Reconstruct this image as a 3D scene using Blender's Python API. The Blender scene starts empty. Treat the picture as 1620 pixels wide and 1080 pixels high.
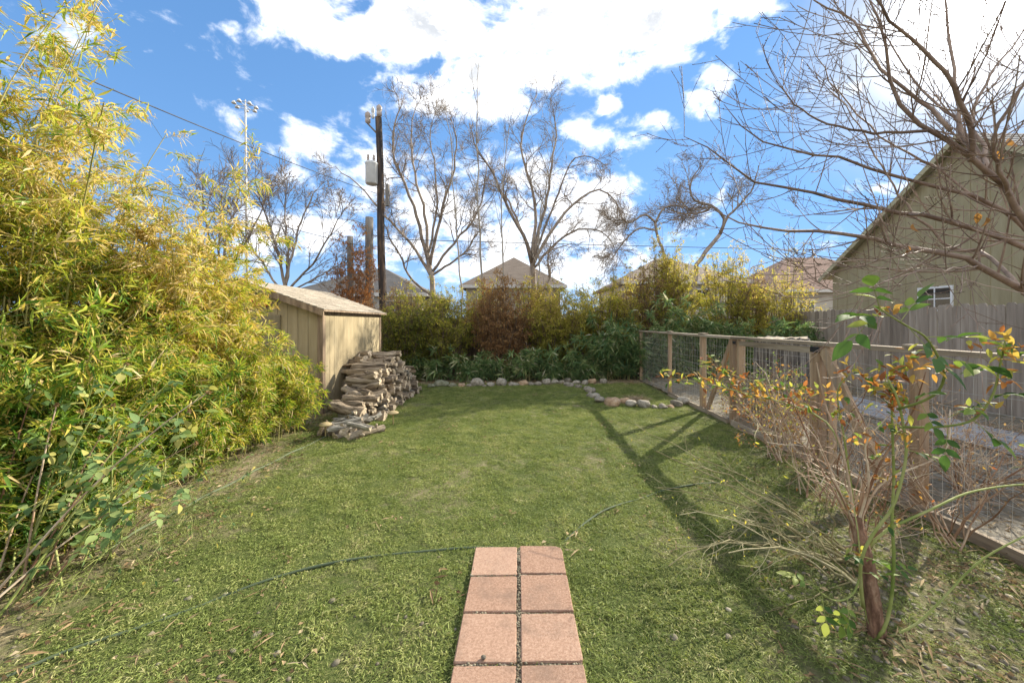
import bpy, math, random
import numpy as np
from mathutils import Vector, Matrix, Quaternion

random.seed(7)
rng = np.random.default_rng(11)
scene = bpy.context.scene
R = math.radians

# ------------------------------------------------------------------ camera
# level camera 1.68 m above the lawn looking along +Y, with the lens shifted a little down
F, H, VX, HY = 600.0, 1.68, 820.0, 510.0          # focal length and vanishing point in photo pixels
cam_d = bpy.data.cameras.new('camera')
cam_d.sensor_width = 36.0
cam_d.lens = F / 1620 * 36.0
cam_d.shift_x = -10 / 1620
cam_d.shift_y = -30 / 1620
cam_d.clip_start = 0.05
cam_d.clip_end = 2000
cam = bpy.data.objects.new('camera', cam_d)
scene.collection.objects.link(cam)
cam.location = (0, 0, H)
cam.rotation_euler = (R(90), 0, 0)
scene.camera = cam

def P(px, py, Y):
    """world point at depth Y metres seen at photo pixel"""
    return np.array([(px - VX) / F * Y, Y, H - (py - HY) / F * Y])

def G(px, py):
    Y = F * H / (py - HY)
    return np.array([(px - VX) / F * Y, Y, 0.0])

# ------------------------------------------------------------------ light
SUN = Vector((1.2167, 1.0, 0.8167)).normalized()
SUN_EL = math.asin(SUN.z)
SUN_AZ = math.atan2(SUN.x, SUN.y)
scene.view_settings.view_transform = 'Standard'
scene.view_settings.look = 'None'
scene.view_settings.gamma = 1.0
scene.view_settings.exposure = 2.0

sl = bpy.data.lights.new('sun', 'SUN')
sl.energy = 3.0
sl.angle = R(0.6)
sl.color = (1.0, 0.92, 0.77)
sun = bpy.data.objects.new('sun', sl)
scene.collection.objects.link(sun)
sun.rotation_euler = SUN.to_track_quat('Z', 'Y').to_euler()
sun.location = (30, 25, 20)

world = bpy.data.worlds.new('World')
scene.world = world
world.use_nodes = True

class NT:
    """small wrapper for building node trees"""
    def __init__(self, tree):
        self.t = tree
        self.n = tree.nodes
    def node(self, typ, **kw):
        nd = self.n.new(typ)
        for k, v in kw.items():
            setattr(nd, k, v)
        return nd
    def link(self, a, b):
        self.t.links.new(a, b)
    def setin(self, sock, v):
        if hasattr(v, 'is_output'):
            self.link(v, sock)
        elif v is not None:
            sock.default_value = v
    def math(self, op, a, b=None, c=None, clamp=False):
        nd = self.node('ShaderNodeMath', operation=op, use_clamp=clamp)
        for i, v in enumerate((a, b, c)):
            if v is not None:
                self.setin(nd.inputs[i], v)
        return nd.outputs[0]
    def vmath(self, op, a, b=None):
        nd = self.node('ShaderNodeVectorMath', operation=op)
        self.setin(nd.inputs[0], a)
        if b is not None:
            self.setin(nd.inputs[1], b)
        return nd
    def maprange(self, v, a, b, c=0.0, d=1.0, smooth=False):
        nd = self.node('ShaderNodeMapRange')
        nd.interpolation_type = 'SMOOTHSTEP' if smooth else 'LINEAR'
        self.setin(nd.inputs[0], v)
        for i, x in enumerate((a, b, c, d)):
            nd.inputs[i + 1].default_value = x
        return nd.outputs[0]
    def noise(self, vec, scale, detail=4.0, rough=0.5, distort=0.0, dim='3D'):
        nd = self.node('ShaderNodeTexNoise', noise_dimensions=dim)
        if vec is not None:
            self.setin(nd.inputs['Vector'], vec)
        nd.inputs['Scale'].default_value = scale
        nd.inputs['Detail'].default_value = detail
        nd.inputs['Roughness'].default_value = rough
        nd.inputs['Distortion'].default_value = distort
        return nd.outputs['Fac']
    def mix(self, fac, a, b, blend='MIX'):
        nd = self.node('ShaderNodeMix', data_type='RGBA', blend_type=blend)
        self.setin(nd.inputs[0], fac)
        self.setin(nd.inputs[6], a if hasattr(a, 'is_output') else (*a, 1) if len(a) == 3 else a)
        self.setin(nd.inputs[7], b if hasattr(b, 'is_output') else (*b, 1) if len(b) == 3 else b)
        return nd.outputs[2]
    def ramp(self, fac, stops, interp='LINEAR'):
        nd = self.node('ShaderNodeValToRGB')
        cr = nd.color_ramp
        cr.interpolation = interp
        while len(cr.elements) < len(stops):
            cr.elements.new(0.5)
        for e, (p, c) in zip(cr.elements, stops):
            e.position = p
            e.color = (*c, 1)
        self.setin(nd.inputs[0], fac)
        return nd.outputs[0]

def build_sky():
    w = NT(world.node_tree)
    w.n.clear()
    tc = w.node('ShaderNodeTexCoord')
    d = tc.outputs['Generated']
    sky = w.node('ShaderNodeTexSky', sky_type='NISHITA')
    sky.sun_disc = False
    sky.sun_elevation = SUN_EL
    sky.sun_rotation = SUN_AZ
    sky.altitude = 200
    sky.air_density = 1.0
    sky.dust_density = 0.0
    sky.ozone_density = 2.5
    tint = w.vmath('MULTIPLY', sky.outputs[0], SKY_TINT).outputs[0]
    # highlights roll off as they do in the photograph's wide-range exposure
    den = w.vmath('ADD', w.vmath('DIVIDE', tint, SKY_ROLL).outputs[0], (1, 1, 1)).outputs[0]
    blue = w.vmath('DIVIDE', tint, den).outputs[0]
    # cumulus drifting over the yard: clumps of cloud with a broken, fibrous edge
    sep = w.node('ShaderNodeSeparateXYZ')
    w.link(d, sep.inputs[0])
    ysafe = w.math('MAXIMUM', sep.outputs[1], 0.06)
    u = w.math('DIVIDE', sep.outputs[0], ysafe)
    v = w.math('DIVIDE', sep.outputs[2], ysafe)
    uv = w.node('ShaderNodeCombineXYZ')
    w.link(u, uv.inputs[0]); w.link(v, uv.inputs[1])
    warp = w.node('ShaderNodeTexNoise')
    w.link(d, warp.inputs['Vector'])
    warp.inputs['Scale'].default_value = 5.0
    warp.inputs['Detail'].default_value = 3.0
    off = w.vmath('SUBTRACT', warp.outputs['Color'], (0.5, 0.5, 0.5)).outputs[0]
    offs = w.vmath('MULTIPLY', off, (0.16, 0.10, 0.0)).outputs[0]
    uvw = w.vmath('ADD', uv.outputs[0], offs).outputs[0]
    acc = None
    for (px, py, rx, ry, amp) in CLOUDS:
        c = ((px - VX) / F, (HY - py) / F, 0)
        s = w.vmath('SUBTRACT', uvw, c).outputs[0]
        m = w.vmath('MULTIPLY', s, (F / rx, F / ry, 0)).outputs[0]
        ln = w.vmath('LENGTH', m).outputs['Value']
        val = w.maprange(ln, 1.55, 0.15, 0.0, amp * 1.12, smooth=True)
        acc = val if acc is None else w.math('MAXIMUM', acc, val)
    front = w.maprange(sep.outputs[1], 0.06, 0.25)
    acc = w.math('MULTIPLY', acc, front)
    # unseen denser cloud cover outside the view, added to raise the fill light
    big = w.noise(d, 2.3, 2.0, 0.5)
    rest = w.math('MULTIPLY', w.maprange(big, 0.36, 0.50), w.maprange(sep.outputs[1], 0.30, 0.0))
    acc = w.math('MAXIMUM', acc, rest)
    sq = w.vmath('MULTIPLY', d, (1.0, 1.0, 1.5)).outputs[0]
    n1 = w.noise(sq, 7.5, 10.0, 0.62, 0.5)
    n2 = w.noise(sq, 24.0, 8.0, 0.62, 0.3)
    dens = w.math('ADD', w.math('ADD', acc, w.math('MULTIPLY', w.math('SUBTRACT', n1, 0.5), 2.9)), w.math('MULTIPLY', w.math('SUBTRACT', n2, 0.5), 1.1))
    mask = w.maprange(dens, 0.22, 1.10, 0, 1, smooth=True)
    body = w.maprange(w.noise(sq, 6.0, 7.0, 0.6), 0.38, 0.66, 0, 1, smooth=True)
    thick = w.math('MULTIPLY', w.maprange(dens, 0.8, 1.3, 0.15, 1.0), w.math('SUBTRACT', 1.0, body))
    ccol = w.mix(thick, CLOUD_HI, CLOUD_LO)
    low = w.maprange(sep.outputs[2], 0.0, 0.20, 0.45, 0.0, smooth=True)
    skyc = w.mix(low, blue, HORIZON)
    col = w.mix(mask, skyc, ccol)
    # aureole: thin bright veil around the sun
    dot = w.vmath('DOT_PRODUCT', w.vmath('NORMALIZE', d).outputs[0], tuple(SUN)).outputs['Value']
    ang = w.math('ARCCOSINE', w.math('MINIMUM', dot, 0.99999))
    veil = w.math('MULTIPLY', w.maprange(ang, R(17), R(5), 0, 0.72, smooth=True), w.maprange(n1, 0.2, 0.6, 0.75, 1.0))
    col = w.mix(veil, col, VEIL)
    glow = w.math('MULTIPLY', w.math('POWER', w.maprange(ang, R(10), 0.0, 0.0, 1.0), 3.0), GLOW)
    gcol = w.node('ShaderNodeCombineXYZ')
    for i in range(3):
        w.link(glow, gcol.inputs[i])
    col = w.mix(1.0, col, gcol.outputs[0], 'ADD')
    bg = w.node('ShaderNodeBackground')
    w.link(col, bg.inputs[0])
    bg.inputs[1].default_value = 0.10
    out = w.node('ShaderNodeOutputWorld')
    w.link(bg.outputs[0], out.inputs[0])

SKY_TINT = (0.72, 1.08, 1.32)
SKY_ROLL = (1.2, 2.2, 4.1)
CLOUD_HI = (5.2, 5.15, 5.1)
CLOUD_LO = (2.0, 2.1, 2.25)
HORIZON = (1.7, 2.4, 3.2)
VEIL = (2.6, 2.62, 2.55)
GLOW = 30.0
CLOUDS = [
    (470, 15, 110, 70, .95), (560, 55, 130, 45, 1.0), (700, 30, 150, 60, 1.0), (640, 80, 70, 30, .9),
    (880, 40, 190, 70, 1.05), (800, 110, 110, 40, 1.0), (930, 95, 120, 40, .9), (1010, 30, 120, 60, 1.0),
    (680, 150, 90, 40, .85), (790, 165, 60, 40, .75), (1040, 90, 60, 30, .75), (1170, 5, 80, 22, .8),
    (960, 215, 60, 30, .78), (1030, 190, 50, 22, .75), (985, 165, 26, 24, .72), (1135, 135, 45, 35, .75),
    (1110, 170, 50, 25, .75), (1205, 82, 24, 18, .72), (360, 44, 26, 18, .62), (480, 225, 50, 38, .78), (470, 280, 60, 30, .72), (560, 300, 90, 60, .7),
    (870, 310, 110, 60, .74), (930, 350, 90, 70, .78), (700, 330, 120, 80, .64), (970, 290, 40, 22, .66), (820, 400, 260, 60, .76),
    (1390, 300, 80, 16, .6), (1330, 140, 60, 25, .55), (1480, 380, 90, 30, .6), (440, 370, 130, 50, .7), (90, 60, 70, 40, .6)]
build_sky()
world.cycles.sampling_method = 'MANUAL'
world.cycles.sample_map_resolution = 512
scene.cycles.max_bounces = 8
scene.cycles.diffuse_bounces = 4
scene.cycles.glossy_bounces = 2
scene.cycles.transmission_bounces = 4
scene.cycles.transparent_max_bounces = 8
scene.cycles.use_denoising = True

# ------------------------------------------------------------------ helpers
COL = scene.collection

def unit(a):
    a = np.asarray(a, float)
    return a / np.maximum(np.linalg.norm(a, axis=-1, keepdims=True), 1e-9)

class Geo:
    """collects vertices and faces (numpy) and builds one mesh"""
    def __init__(self):
        self.v, self.f, self.a, self.m, self.n = [], [], [], [], 0
    def add(self, v, f, rnd=0.5, mi=0):
        v = np.asarray(v, float).reshape(-1, 3)
        f = np.asarray(f, int)
        self.v.append(v)
        self.f.append(f + self.n)
        self.a.append(np.full(len(v), rnd) if np.isscalar(rnd) else np.asarray(rnd, float))
        self.m.append(np.full(len(f), mi))
        self.n += len(v)
    def mesh(self, name, mats, smooth=False, attr=True):
        me = bpy.data.meshes.new(name)
        if not self.v:
            return me
        V = np.concatenate(self.v)
        me.vertices.add(len(V))
        me.vertices.foreach_set('co', V.astype(np.float32).ravel())
        tot = sum(len(f) for f in self.f)
        nl = sum(f.size for f in self.f)
        me.loops.add(nl)
        me.polygons.add(tot)
        me.loops.foreach_set('vertex_index', np.concatenate([f.ravel() for f in self.f]).astype(np.int32))
        sizes = np.concatenate([np.full(len(f), f.shape[1]) for f in self.f])
        starts = np.concatenate([[0], np.cumsum(sizes)[:-1]]).astype(np.int32)
        me.polygons.foreach_set('loop_start', starts)
        me.polygons.foreach_set('material_index', np.concatenate(self.m).astype(np.int32))
        me.polygons.foreach_set('use_smooth', np.full(tot, bool(smooth)))
        if attr:
            at = me.attributes.new('rnd', 'FLOAT', 'POINT')
            at.data.foreach_set('value', np.concatenate(self.a).astype(np.float32))
        for m in (mats if isinstance(mats, (list, tuple)) else [mats]):
            me.materials.append(m)
        me.update(calc_edges=True)
        return me
    def build(self, name, mats, parent=None, smooth=False, loc=None, kind=None):
        return obj(name, self.mesh(name, mats, smooth), parent, loc, kind)

def obj(name, me, parent=None, loc=None, kind=None):
    o = bpy.data.objects.new(name, me)
    COL.objects.link(o)
    if parent is not None:
        o.parent = parent
    if loc is not None:
        o.location = Vector([float(x) for x in loc])
    if kind:
        o['kind'] = kind
    return o

def tag(o, label, cat, group=None):
    o['label'] = label
    o['category'] = cat
    if group:
        o['group'] = group
    return o

def thing(name, label, cat, loc=(0, 0, 0), rz=0.0, group=None):
    o = bpy.data.objects.new(name, None)
    o.empty_display_size = 0.1
    COL.objects.link(o)
    o.location = Vector([float(x) for x in loc])
    o.rotation_euler = (0, 0, rz)
    return tag(o, label, cat, group)

BOXF = np.array([[0, 3, 2, 1], [4, 5, 6, 7], [0, 1, 5, 4], [1, 2, 6, 5], [2, 3, 7, 6], [3, 0, 4, 7]])

def box(g, lo, hi, rnd=0.5, mi=0, jit=0.0):
    x0, y0, z0 = lo
    x1, y1, z1 = hi
    v = np.array([[x0, y0, z0], [x1, y0, z0], [x1, y1, z0], [x0, y1, z0],
                  [x0, y0, z1], [x1, y0, z1], [x1, y1, z1], [x0, y1, z1]], float)
    if jit:
        v += rng.normal(0, jit, v.shape)
    g.add(v, BOXF, rnd, mi)

def bevbox(g, lo, hi, b, rnd=0.5, mi=0):
    """box with chamfered top and side edges (all 12 edges)"""
    lo = np.array(lo, float); hi = np.array(hi, float)
    c = (lo + hi) / 2
    s = (hi - lo) / 2
    verts, idx = [], {}
    for ax in range(3):
        for sg in (-1, 1):
            for a in (-1, 1):
                for bb in (-1, 1):
                    p = np.zeros(3)
                    p[ax] = sg * s[ax]
                    p[(ax + 1) % 3] = a * (s[(ax + 1) % 3] - b)
                    p[(ax + 2) % 3] = bb * (s[(ax + 2) % 3] - b)
                    idx[(ax, sg, a, bb)] = len(verts)
                    verts.append(c + p)
    quads, tris = [], []
    def orient(f):
        p = [verts[i] for i in f]
        n = np.cross(p[1] - p[0], p[2] - p[0])
        return f if np.dot(n, np.mean(p, axis=0) - c) > 0 else f[::-1]
    for ax in range(3):
        for sg in (-1, 1):
            quads.append(orient([idx[(ax, sg, -1, -1)], idx[(ax, sg, 1, -1)], idx[(ax, sg, 1, 1)], idx[(ax, sg, -1, 1)]]))
    for ax in range(3):
        b1, b2 = (ax + 1) % 3, (ax + 2) % 3
        for s1 in (-1, 1):
            for s2 in (-1, 1):
                # edge along ax between face b1=s1 and face b2=s2
                def k(face, sf, other, so, sa):
                    key = [face, sf, None, None]
                    for j, axx in enumerate(((face + 1) % 3, (face + 2) % 3)):
                        key[2 + j] = sa if axx == ax else so
                    return idx[tuple(key)]
                quads.append(orient([k(b1, s1, b2, s2, -1), k(b1, s1, b2, s2, 1), k(b2, s2, b1, s1, 1), k(b2, s2, b1, s1, -1)]))
    for sx in (-1, 1):
        for sy in (-1, 1):
            for sz in (-1, 1):
                tris.append(orient([idx[(0, sx, sy, sz)], idx[(1, sy, sz, sx)], idx[(2, sz, sx, sy)]]))
    g.add(verts, quads, rnd, mi)
    # triangles share the same verts: re-add minimal copies
    tv = [verts[i] for t in tris for i in t]
    g.add(tv, np.arange(len(tv)).reshape(-1, 3), rnd, mi)

def tubes(g, pts, rad, sides=5, rnd=0.5, mi=0, cap=False):
    """pts (N,K,3), rad (N,K): N tubes at once"""
    pts = np.asarray(pts, float)
    rad = np.asarray(rad, float)
    if pts.ndim == 2:
        pts = pts[None]
        rad = rad[None]
    N, K, _ = pts.shape
    if N == 0:
        return
    tan = np.empty_like(pts)
    tan[:, 1:-1] = pts[:, 2:] - pts[:, :-2]
    tan[:, 0] = pts[:, 1] - pts[:, 0]
    tan[:, -1] = pts[:, -1] - pts[:, -2]
    tan = unit(tan)
    mean = unit(pts[:, -1] - pts[:, 0])
    ref = np.where(np.abs(mean[:, 2:3]) < 0.8, np.array([[0, 0, 1.0]]), np.array([[1.0, 0, 0]]))
    a = unit(np.cross(np.repeat(ref[:, None], K, 1), tan))
    b = np.cross(tan, a)
    th = np.arange(sides) * 2 * math.pi / sides
    ring = pts[:, :, None] + rad[:, :, None, None] * (np.cos(th)[None, None, :, None] * a[:, :, None] + np.sin(th)[None, None, :, None] * b[:, :, None])
    i = np.arange(N)[:, None, None] * K * sides
    k = np.arange(K - 1)[None, :, None] * sides
    s = np.arange(sides)[None, None, :]
    s2 = (s + 1) % sides
    f = np.stack([i + k + s, i + k + s2, i + k + sides + s2, i + k + sides + s], -1).reshape(-1, 4)
    if np.isscalar(rnd):
        rr = rnd
    else:
        rr = np.repeat(np.asarray(rnd), K * sides)
    g.add(ring.reshape(-1, 3), f, rr, mi)
    if cap:
        base = g.n - N * K * sides
        for e in (0, K - 1):
            fc = np.arange(N)[:, None] * K * sides + e * sides + (np.arange(sides)[None, ::-1] if e == 0 else np.arange(sides)[None])
            g.f.append(fc + base)
            g.m.append(np.full(len(fc), mi))

def leaves(g, base, dirs, nrm, L, W, droop=0.25, fold=0.25, rnd=None, mi=0, simple=False):
    """lance-shaped folded, drooping leaves: 5 vertices, 4 triangles each"""
    N = len(base)
    if N == 0:
        return
    d = unit(dirs)
    s = unit(np.cross(d, nrm))
    n = np.cross(s, d)
    L = np.asarray(L)[:, None] if not np.isscalar(L) else np.full((N, 1), L)
    W = np.asarray(W)[:, None] if not np.isscalar(W) else np.full((N, 1), W)
    dr = np.asarray(droop)[:, None] if not np.isscalar(droop) else droop
    down = np.array([[0, 0, -1.0]])
    mid = base + d * L * 0.42 + down * L * dr * 0.18
    tip = base + d * L * 0.95 + down * L * dr
    l = mid + s * W * 0.5 + n * W * fold
    r = mid - s * W * 0.5 + n * W * fold
    if simple:                                     # two folded triangles, for leaves a few pixels long
        v = np.stack([base, l, r, tip], 1).reshape(-1, 3)
        f = (np.array([[0, 1, 3], [0, 3, 2]])[None] + np.arange(N)[:, None, None] * 4).reshape(-1, 3)
        g.add(v, f, np.repeat(rng.random(N) if rnd is None else rnd, 4), mi)
        return
    v = np.stack([base, l, mid, r, tip], 1).reshape(-1, 3)
    i = np.arange(N)[:, None, None] * 5
    f = (np.array([[0, 1, 2], [0, 2, 3], [1, 4, 2], [2, 4, 3]])[None] * -1 * -1 + i).reshape(-1, 3)
    rr = rng.random(N) if rnd is None else rnd
    g.add(v, f, np.repeat(rr, 5), mi)

def rand_unit(n):
    return unit(rng.normal(size=(n, 3)))

def spline(pts, n):
    """Catmull-Rom resample of control points to n points"""
    p = np.asarray(pts, float)
    if len(p) < 3:
        t = np.linspace(0, 1, n)[:, None]
        return p[0] * (1 - t) + p[-1] * t
    e = np.vstack([2 * p[0] - p[1], p, 2 * p[-1] - p[-2]])
    seg = np.linalg.norm(np.diff(p, axis=0), axis=1)
    cum = np.concatenate([[0], np.cumsum(seg)])
    out = []
    for s in np.linspace(0, cum[-1], n):
        i = min(np.searchsorted(cum, s, side='right') - 1, len(seg) - 1)
        t = (s - cum[i]) / max(seg[i], 1e-9)
        a, b, c, d = e[i], e[i + 1], e[i + 2], e[i + 3]
        out.append(0.5 * (2 * b + (c - a) * t + (2 * a - 5 * b + 4 * c - d) * t * t + (3 * b - a - 3 * c + d) * t ** 3))
    return np.array(out)

def grow(par, prad, m, ang, length, K, wander=0.15, trop=(0, 0, 0.0), tmin=0.2, tmax=1.0, rscale=0.6, taper=0.3, rmin=0.002, az_bias=None, lfall=0.5):
    """m children on every parent polyline. par (N,K0,3) prad (N,K0). returns pts, rad"""
    N, K0, _ = par.shape
    t = np.sort(tmin + (tmax - tmin) * rng.random((N, m)), axis=1)
    x = t * (K0 - 1)
    i0 = np.clip(x.astype(int), 0, K0 - 2)
    fr = (x - i0)[..., None]
    idx = np.arange(N)[:, None]
    p0 = par[idx, i0] * (1 - fr) + par[idx, i0 + 1] * fr
    r0 = prad[idx, i0] * (1 - fr[..., 0]) + prad[idx, i0 + 1] * fr[..., 0]
    tan = unit(par[idx, i0 + 1] - par[idx, i0])
    rnd = rng.normal(size=tan.shape)
    if az_bias is not None:
        rnd = rnd + np.asarray(az_bias)
    perp = unit(rnd - (rnd * tan).sum(-1, keepdims=True) * tan)
    a = np.radians(ang[0] + (ang[1] - ang[0]) * rng.random((N, m)))[..., None]
    d = tan * np.cos(a) + perp * np.sin(a)
    ln = (length[0] + (length[1] - length[0]) * rng.random((N, m))) * (1 - lfall * (t - tmin))
    p0 = p0.reshape(-1, 3); d = d.reshape(-1, 3); ln = ln.reshape(-1); r0 = np.minimum(r0.reshape(-1) * rscale, r0.reshape(-1) * 0.9)
    M = len(p0)
    pts = np.empty((M, K, 3))
    pts[:, 0] = p0
    step = (ln / (K - 1))[:, None]
    trop = np.asarray(trop, float)
    for k in range(1, K):
        d = unit(d + rng.normal(size=d.shape) * wander + trop)
        pts[:, k] = pts[:, k - 1] + d * step
    rad = np.maximum(r0[:, None] * np.linspace(1, taper, K)[None], rmin)
    return pts, rad

# ------------------------------------------------------------------ materials
MATS = {}

def pmat(name, stops, scale=5.0, detail=5.0, rough=0.85, bump=0.0, bscale=None, stretch=(1, 1, 1), spec=0.25,
         rnd_amt=0.0, metallic=0.0, coords='Object', obj_rnd=0.0, second=None, third=None):
    """noise driven colour ramp with optional bump, tint by the 'rnd' attribute and by object"""
    if name in MATS:
        return MATS[name]
    m = bpy.data.materials.new(name)
    m.use_nodes = True
    t = NT(m.node_tree)
    t.n.clear()
    tc = t.node('ShaderNodeTexCoord')
    vec = t.vmath('MULTIPLY', tc.outputs[coords], stretch).outputs[0]
    oi = t.node('ShaderNodeObjectInfo')
    offs = t.vmath('MULTIPLY', oi.outputs['Random'], (17.0, 31.0, 23.0)).outputs[0]
    vec = t.vmath('ADD', vec, offs).outputs[0]
    n = t.noise(vec, scale, detail, 0.6)
    fac = t.maprange(n, 0.28, 0.72)
    if rnd_amt:
        at = t.node('ShaderNodeAttribute', attribute_name='rnd')
        fac = t.math('ADD', fac, t.math('MULTIPLY', t.math('SUBTRACT', at.outputs['Fac'], 0.5), rnd_amt), clamp=True)
    if obj_rnd:
        fac = t.math('ADD', fac, t.math('MULTIPLY', t.math('SUBTRACT', oi.outputs['Random'], 0.5), obj_rnd), clamp=True)
    col = t.ramp(fac, stops)
    if second:                                    # (colour, scale, lo, hi, amount): stains, moss, wear
        c2, s2, lo, hi, amt = second
        n2 = t.maprange(t.noise(vec, s2, 4.0, 0.6), lo, hi, 0, amt)
        col = t.mix(n2, col, c2)
    if third:
        c2, s2, lo, hi, amt = third
        n2 = t.maprange(t.noise(vec, s2, 6.0, 0.65), lo, hi, 0, amt)
        col = t.mix(n2, col, c2)
    bs = t.node('ShaderNodeBsdfPrincipled')
    t.link(col, bs.inputs['Base Color'])
    bs.inputs['Roughness'].default_value = rough
    bs.inputs['Specular IOR Level'].default_value = spec
    bs.inputs['Metallic'].default_value = metallic
    if bump:
        bn = t.node('ShaderNodeBump')
        bn.inputs['Strength'].default_value = 0.8
        bn.inputs['Distance'].default_value = bump
        t.link(t.noise(vec, bscale or scale * 4, 6.0, 0.65), bn.inputs['Height'])
        t.link(bn.outputs[0], bs.inputs['Normal'])
    o = t.node('ShaderNodeOutputMaterial')
    t.link(bs.outputs[0], o.inputs[0])
    MATS[name] = m
    return m

def leafmat(name, stops, trans=0.45, rough=0.5, spec=0.3, oinfo=False, patch=None):
    """leaf: colour by leaf, light passes through"""
    if name in MATS:
        return MATS[name]
    m = bpy.data.materials.new(name)
    m.use_nodes = True
    t = NT(m.node_tree)
    t.n.clear()
    at = t.node('ShaderNodeAttribute', attribute_name='rnd')
    fac = at.outputs['Fac']
    if oinfo:
        oi = t.node('ShaderNodeObjectInfo')
        fac = t.math('ADD', t.math('MULTIPLY', fac, 0.55), t.math('MULTIPLY', oi.outputs['Random'], 0.45))
    if patch:                                      # broad patches of drier / fresher leaves
        geo = t.node('ShaderNodeNewGeometry')
        pn = t.maprange(t.noise(geo.outputs['Position'], patch[0], 3.0, 0.55), 0.3, 0.7, -patch[1], patch[1])
        fac = t.math('ADD', fac, pn, clamp=True)
    col = t.ramp(fac, stops)
    bs = t.node('ShaderNodeBsdfPrincipled')
    t.link(col, bs.inputs['Base Color'])
    bs.inputs['Roughness'].default_value = rough
    bs.inputs['Specular IOR Level'].default_value = spec
    tr = t.node('ShaderNodeBsdfTranslucent')
    t.link(t.mix(1.0, col, (1.0, 1.0, 0.7), 'MULTIPLY'), tr.inputs[0])
    mx = t.node('ShaderNodeMixShader')
    mx.inputs[0].default_value = trans
    t.link(bs.outputs[0], mx.inputs[1])
    t.link(tr.outputs[0], mx.inputs[2])
    o = t.node('ShaderNodeOutputMaterial')
    t.link(mx.outputs[0], o.inputs[0])
    MATS[name] = m
    return m

# ------------------------------------------------------------------ ground
def sm(a, b, x):
    t = np.clip((x - a) / (b - a), 0, 1)
    return t * t * (3 - 2 * t)

def vnoise(x, y, s, seed):
    """cheap smooth noise -1..1"""
    r = np.random.default_rng(seed)
    out = 0
    for k in range(6):
        a = r.random() * 6.28
        f = s * (0.6 + 1.1 * r.random())
        out = out + np.sin((x * math.cos(a) + y * math.sin(a)) * f + r.random() * 6.28 + 1.3 * np.sin((x * math.sin(a) - y * math.cos(a)) * f * 0.7))
    return out / 3.2

M_SOIL = pmat('soil', [(0, (0.055, 0.042, 0.028)), (0.5, (0.12, 0.095, 0.06)), (1, (0.20, 0.165, 0.11))], 2.5, 8, 0.95, 0.02, 30)
M_SIDE = pmat('side_yard_litter', [(0, (0.07, 0.06, 0.045)), (0.45, (0.17, 0.15, 0.11)), (0.75, (0.24, 0.21, 0.16)), (1, (0.33, 0.31, 0.27))], 14, 8, 0.95, 0.02, 60)

g = Geo()
e = np.array([-400, -60, -20, -8, 0, 8, 20, 60, 400.0])
X, Y = np.meshgrid(e, np.array([-40, -10, 0, 6, 12, 20, 40, 120, 700.0]), indexing='ij')
V = np.stack([X, Y, np.full_like(X, -0.035)], -1).reshape(-1, 3)
n1 = len(e)
i = np.arange((n1 - 1) * (n1 - 1))
a = (i // (n1 - 1)) * n1 + i % (n1 - 1)
g.add(V, np.stack([a, a + n1, a + n1 + 1, a + 1], -1))
g.build('ground', M_SOIL, kind='structure')

def sheet(x0, x1, y0, y1, step, zf, af=None):
    xs = np.arange(x0, x1 + step / 2, step)
    ys = np.arange(y0, y1 + step / 2, step)
    X, Y = np.meshgrid(xs, ys, indexing='ij')
    V = np.stack([X, Y, zf(X, Y)], -1).reshape(-1, 3)
    nx, ny = len(xs), len(ys)
    i = np.arange((nx - 1) * (ny - 1))
    a = (i // (ny - 1)) * ny + i % (ny - 1)
    return V, np.stack([a, a + ny, a + ny + 1, a + 1], -1), (af(X, Y).ravel() if af is not None else 0.5)

def lawn_z(x, y):
    return 0.008 * vnoise(x, y, 2.2, 3) + 0.004 * vnoise(x, y, 7, 4)

PX0, PXM, PXN, PX1, PYT = -0.311, -0.011, 0.014, 0.315, 2.78     # paver columns and far end

def grass_d(x, y):
    n = vnoise(x, y, 3.0, 5)
    n2 = vnoise(x, y, 9.0, 6)
    left = 0.25 + 0.75 * sm(-3.4, -2.1, x + 0.3 * n - 0.22 * np.clip(3.6 - y, -2.5, 2))
    xr = np.interp(y, [1.5, 2.2, 3.0, 4.0, 5.0, 6.2, 12], [1.35, 1.6, 2.1, 2.8, 3.3, 3.5, 3.55])
    right = 1 - sm(-0.45, 0.35, x - xr + 0.2 * n)
    back = 1 - sm(10.2, 10.6, y + 0.15 * n2)
    d = left * right * back
    d = np.maximum(d, (0.6 * (x > 0) + 0.12) * (back > 0.3))
    d = d * (0.80 + 0.22 * n + 0.12 * n2)
    pav = (x > PX0 + 0.03) & (x < PX1 - 0.03) & (y < PYT - 0.03)
    d = np.where(pav, 0, d)
    return np.clip(d, 0, 1)

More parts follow.
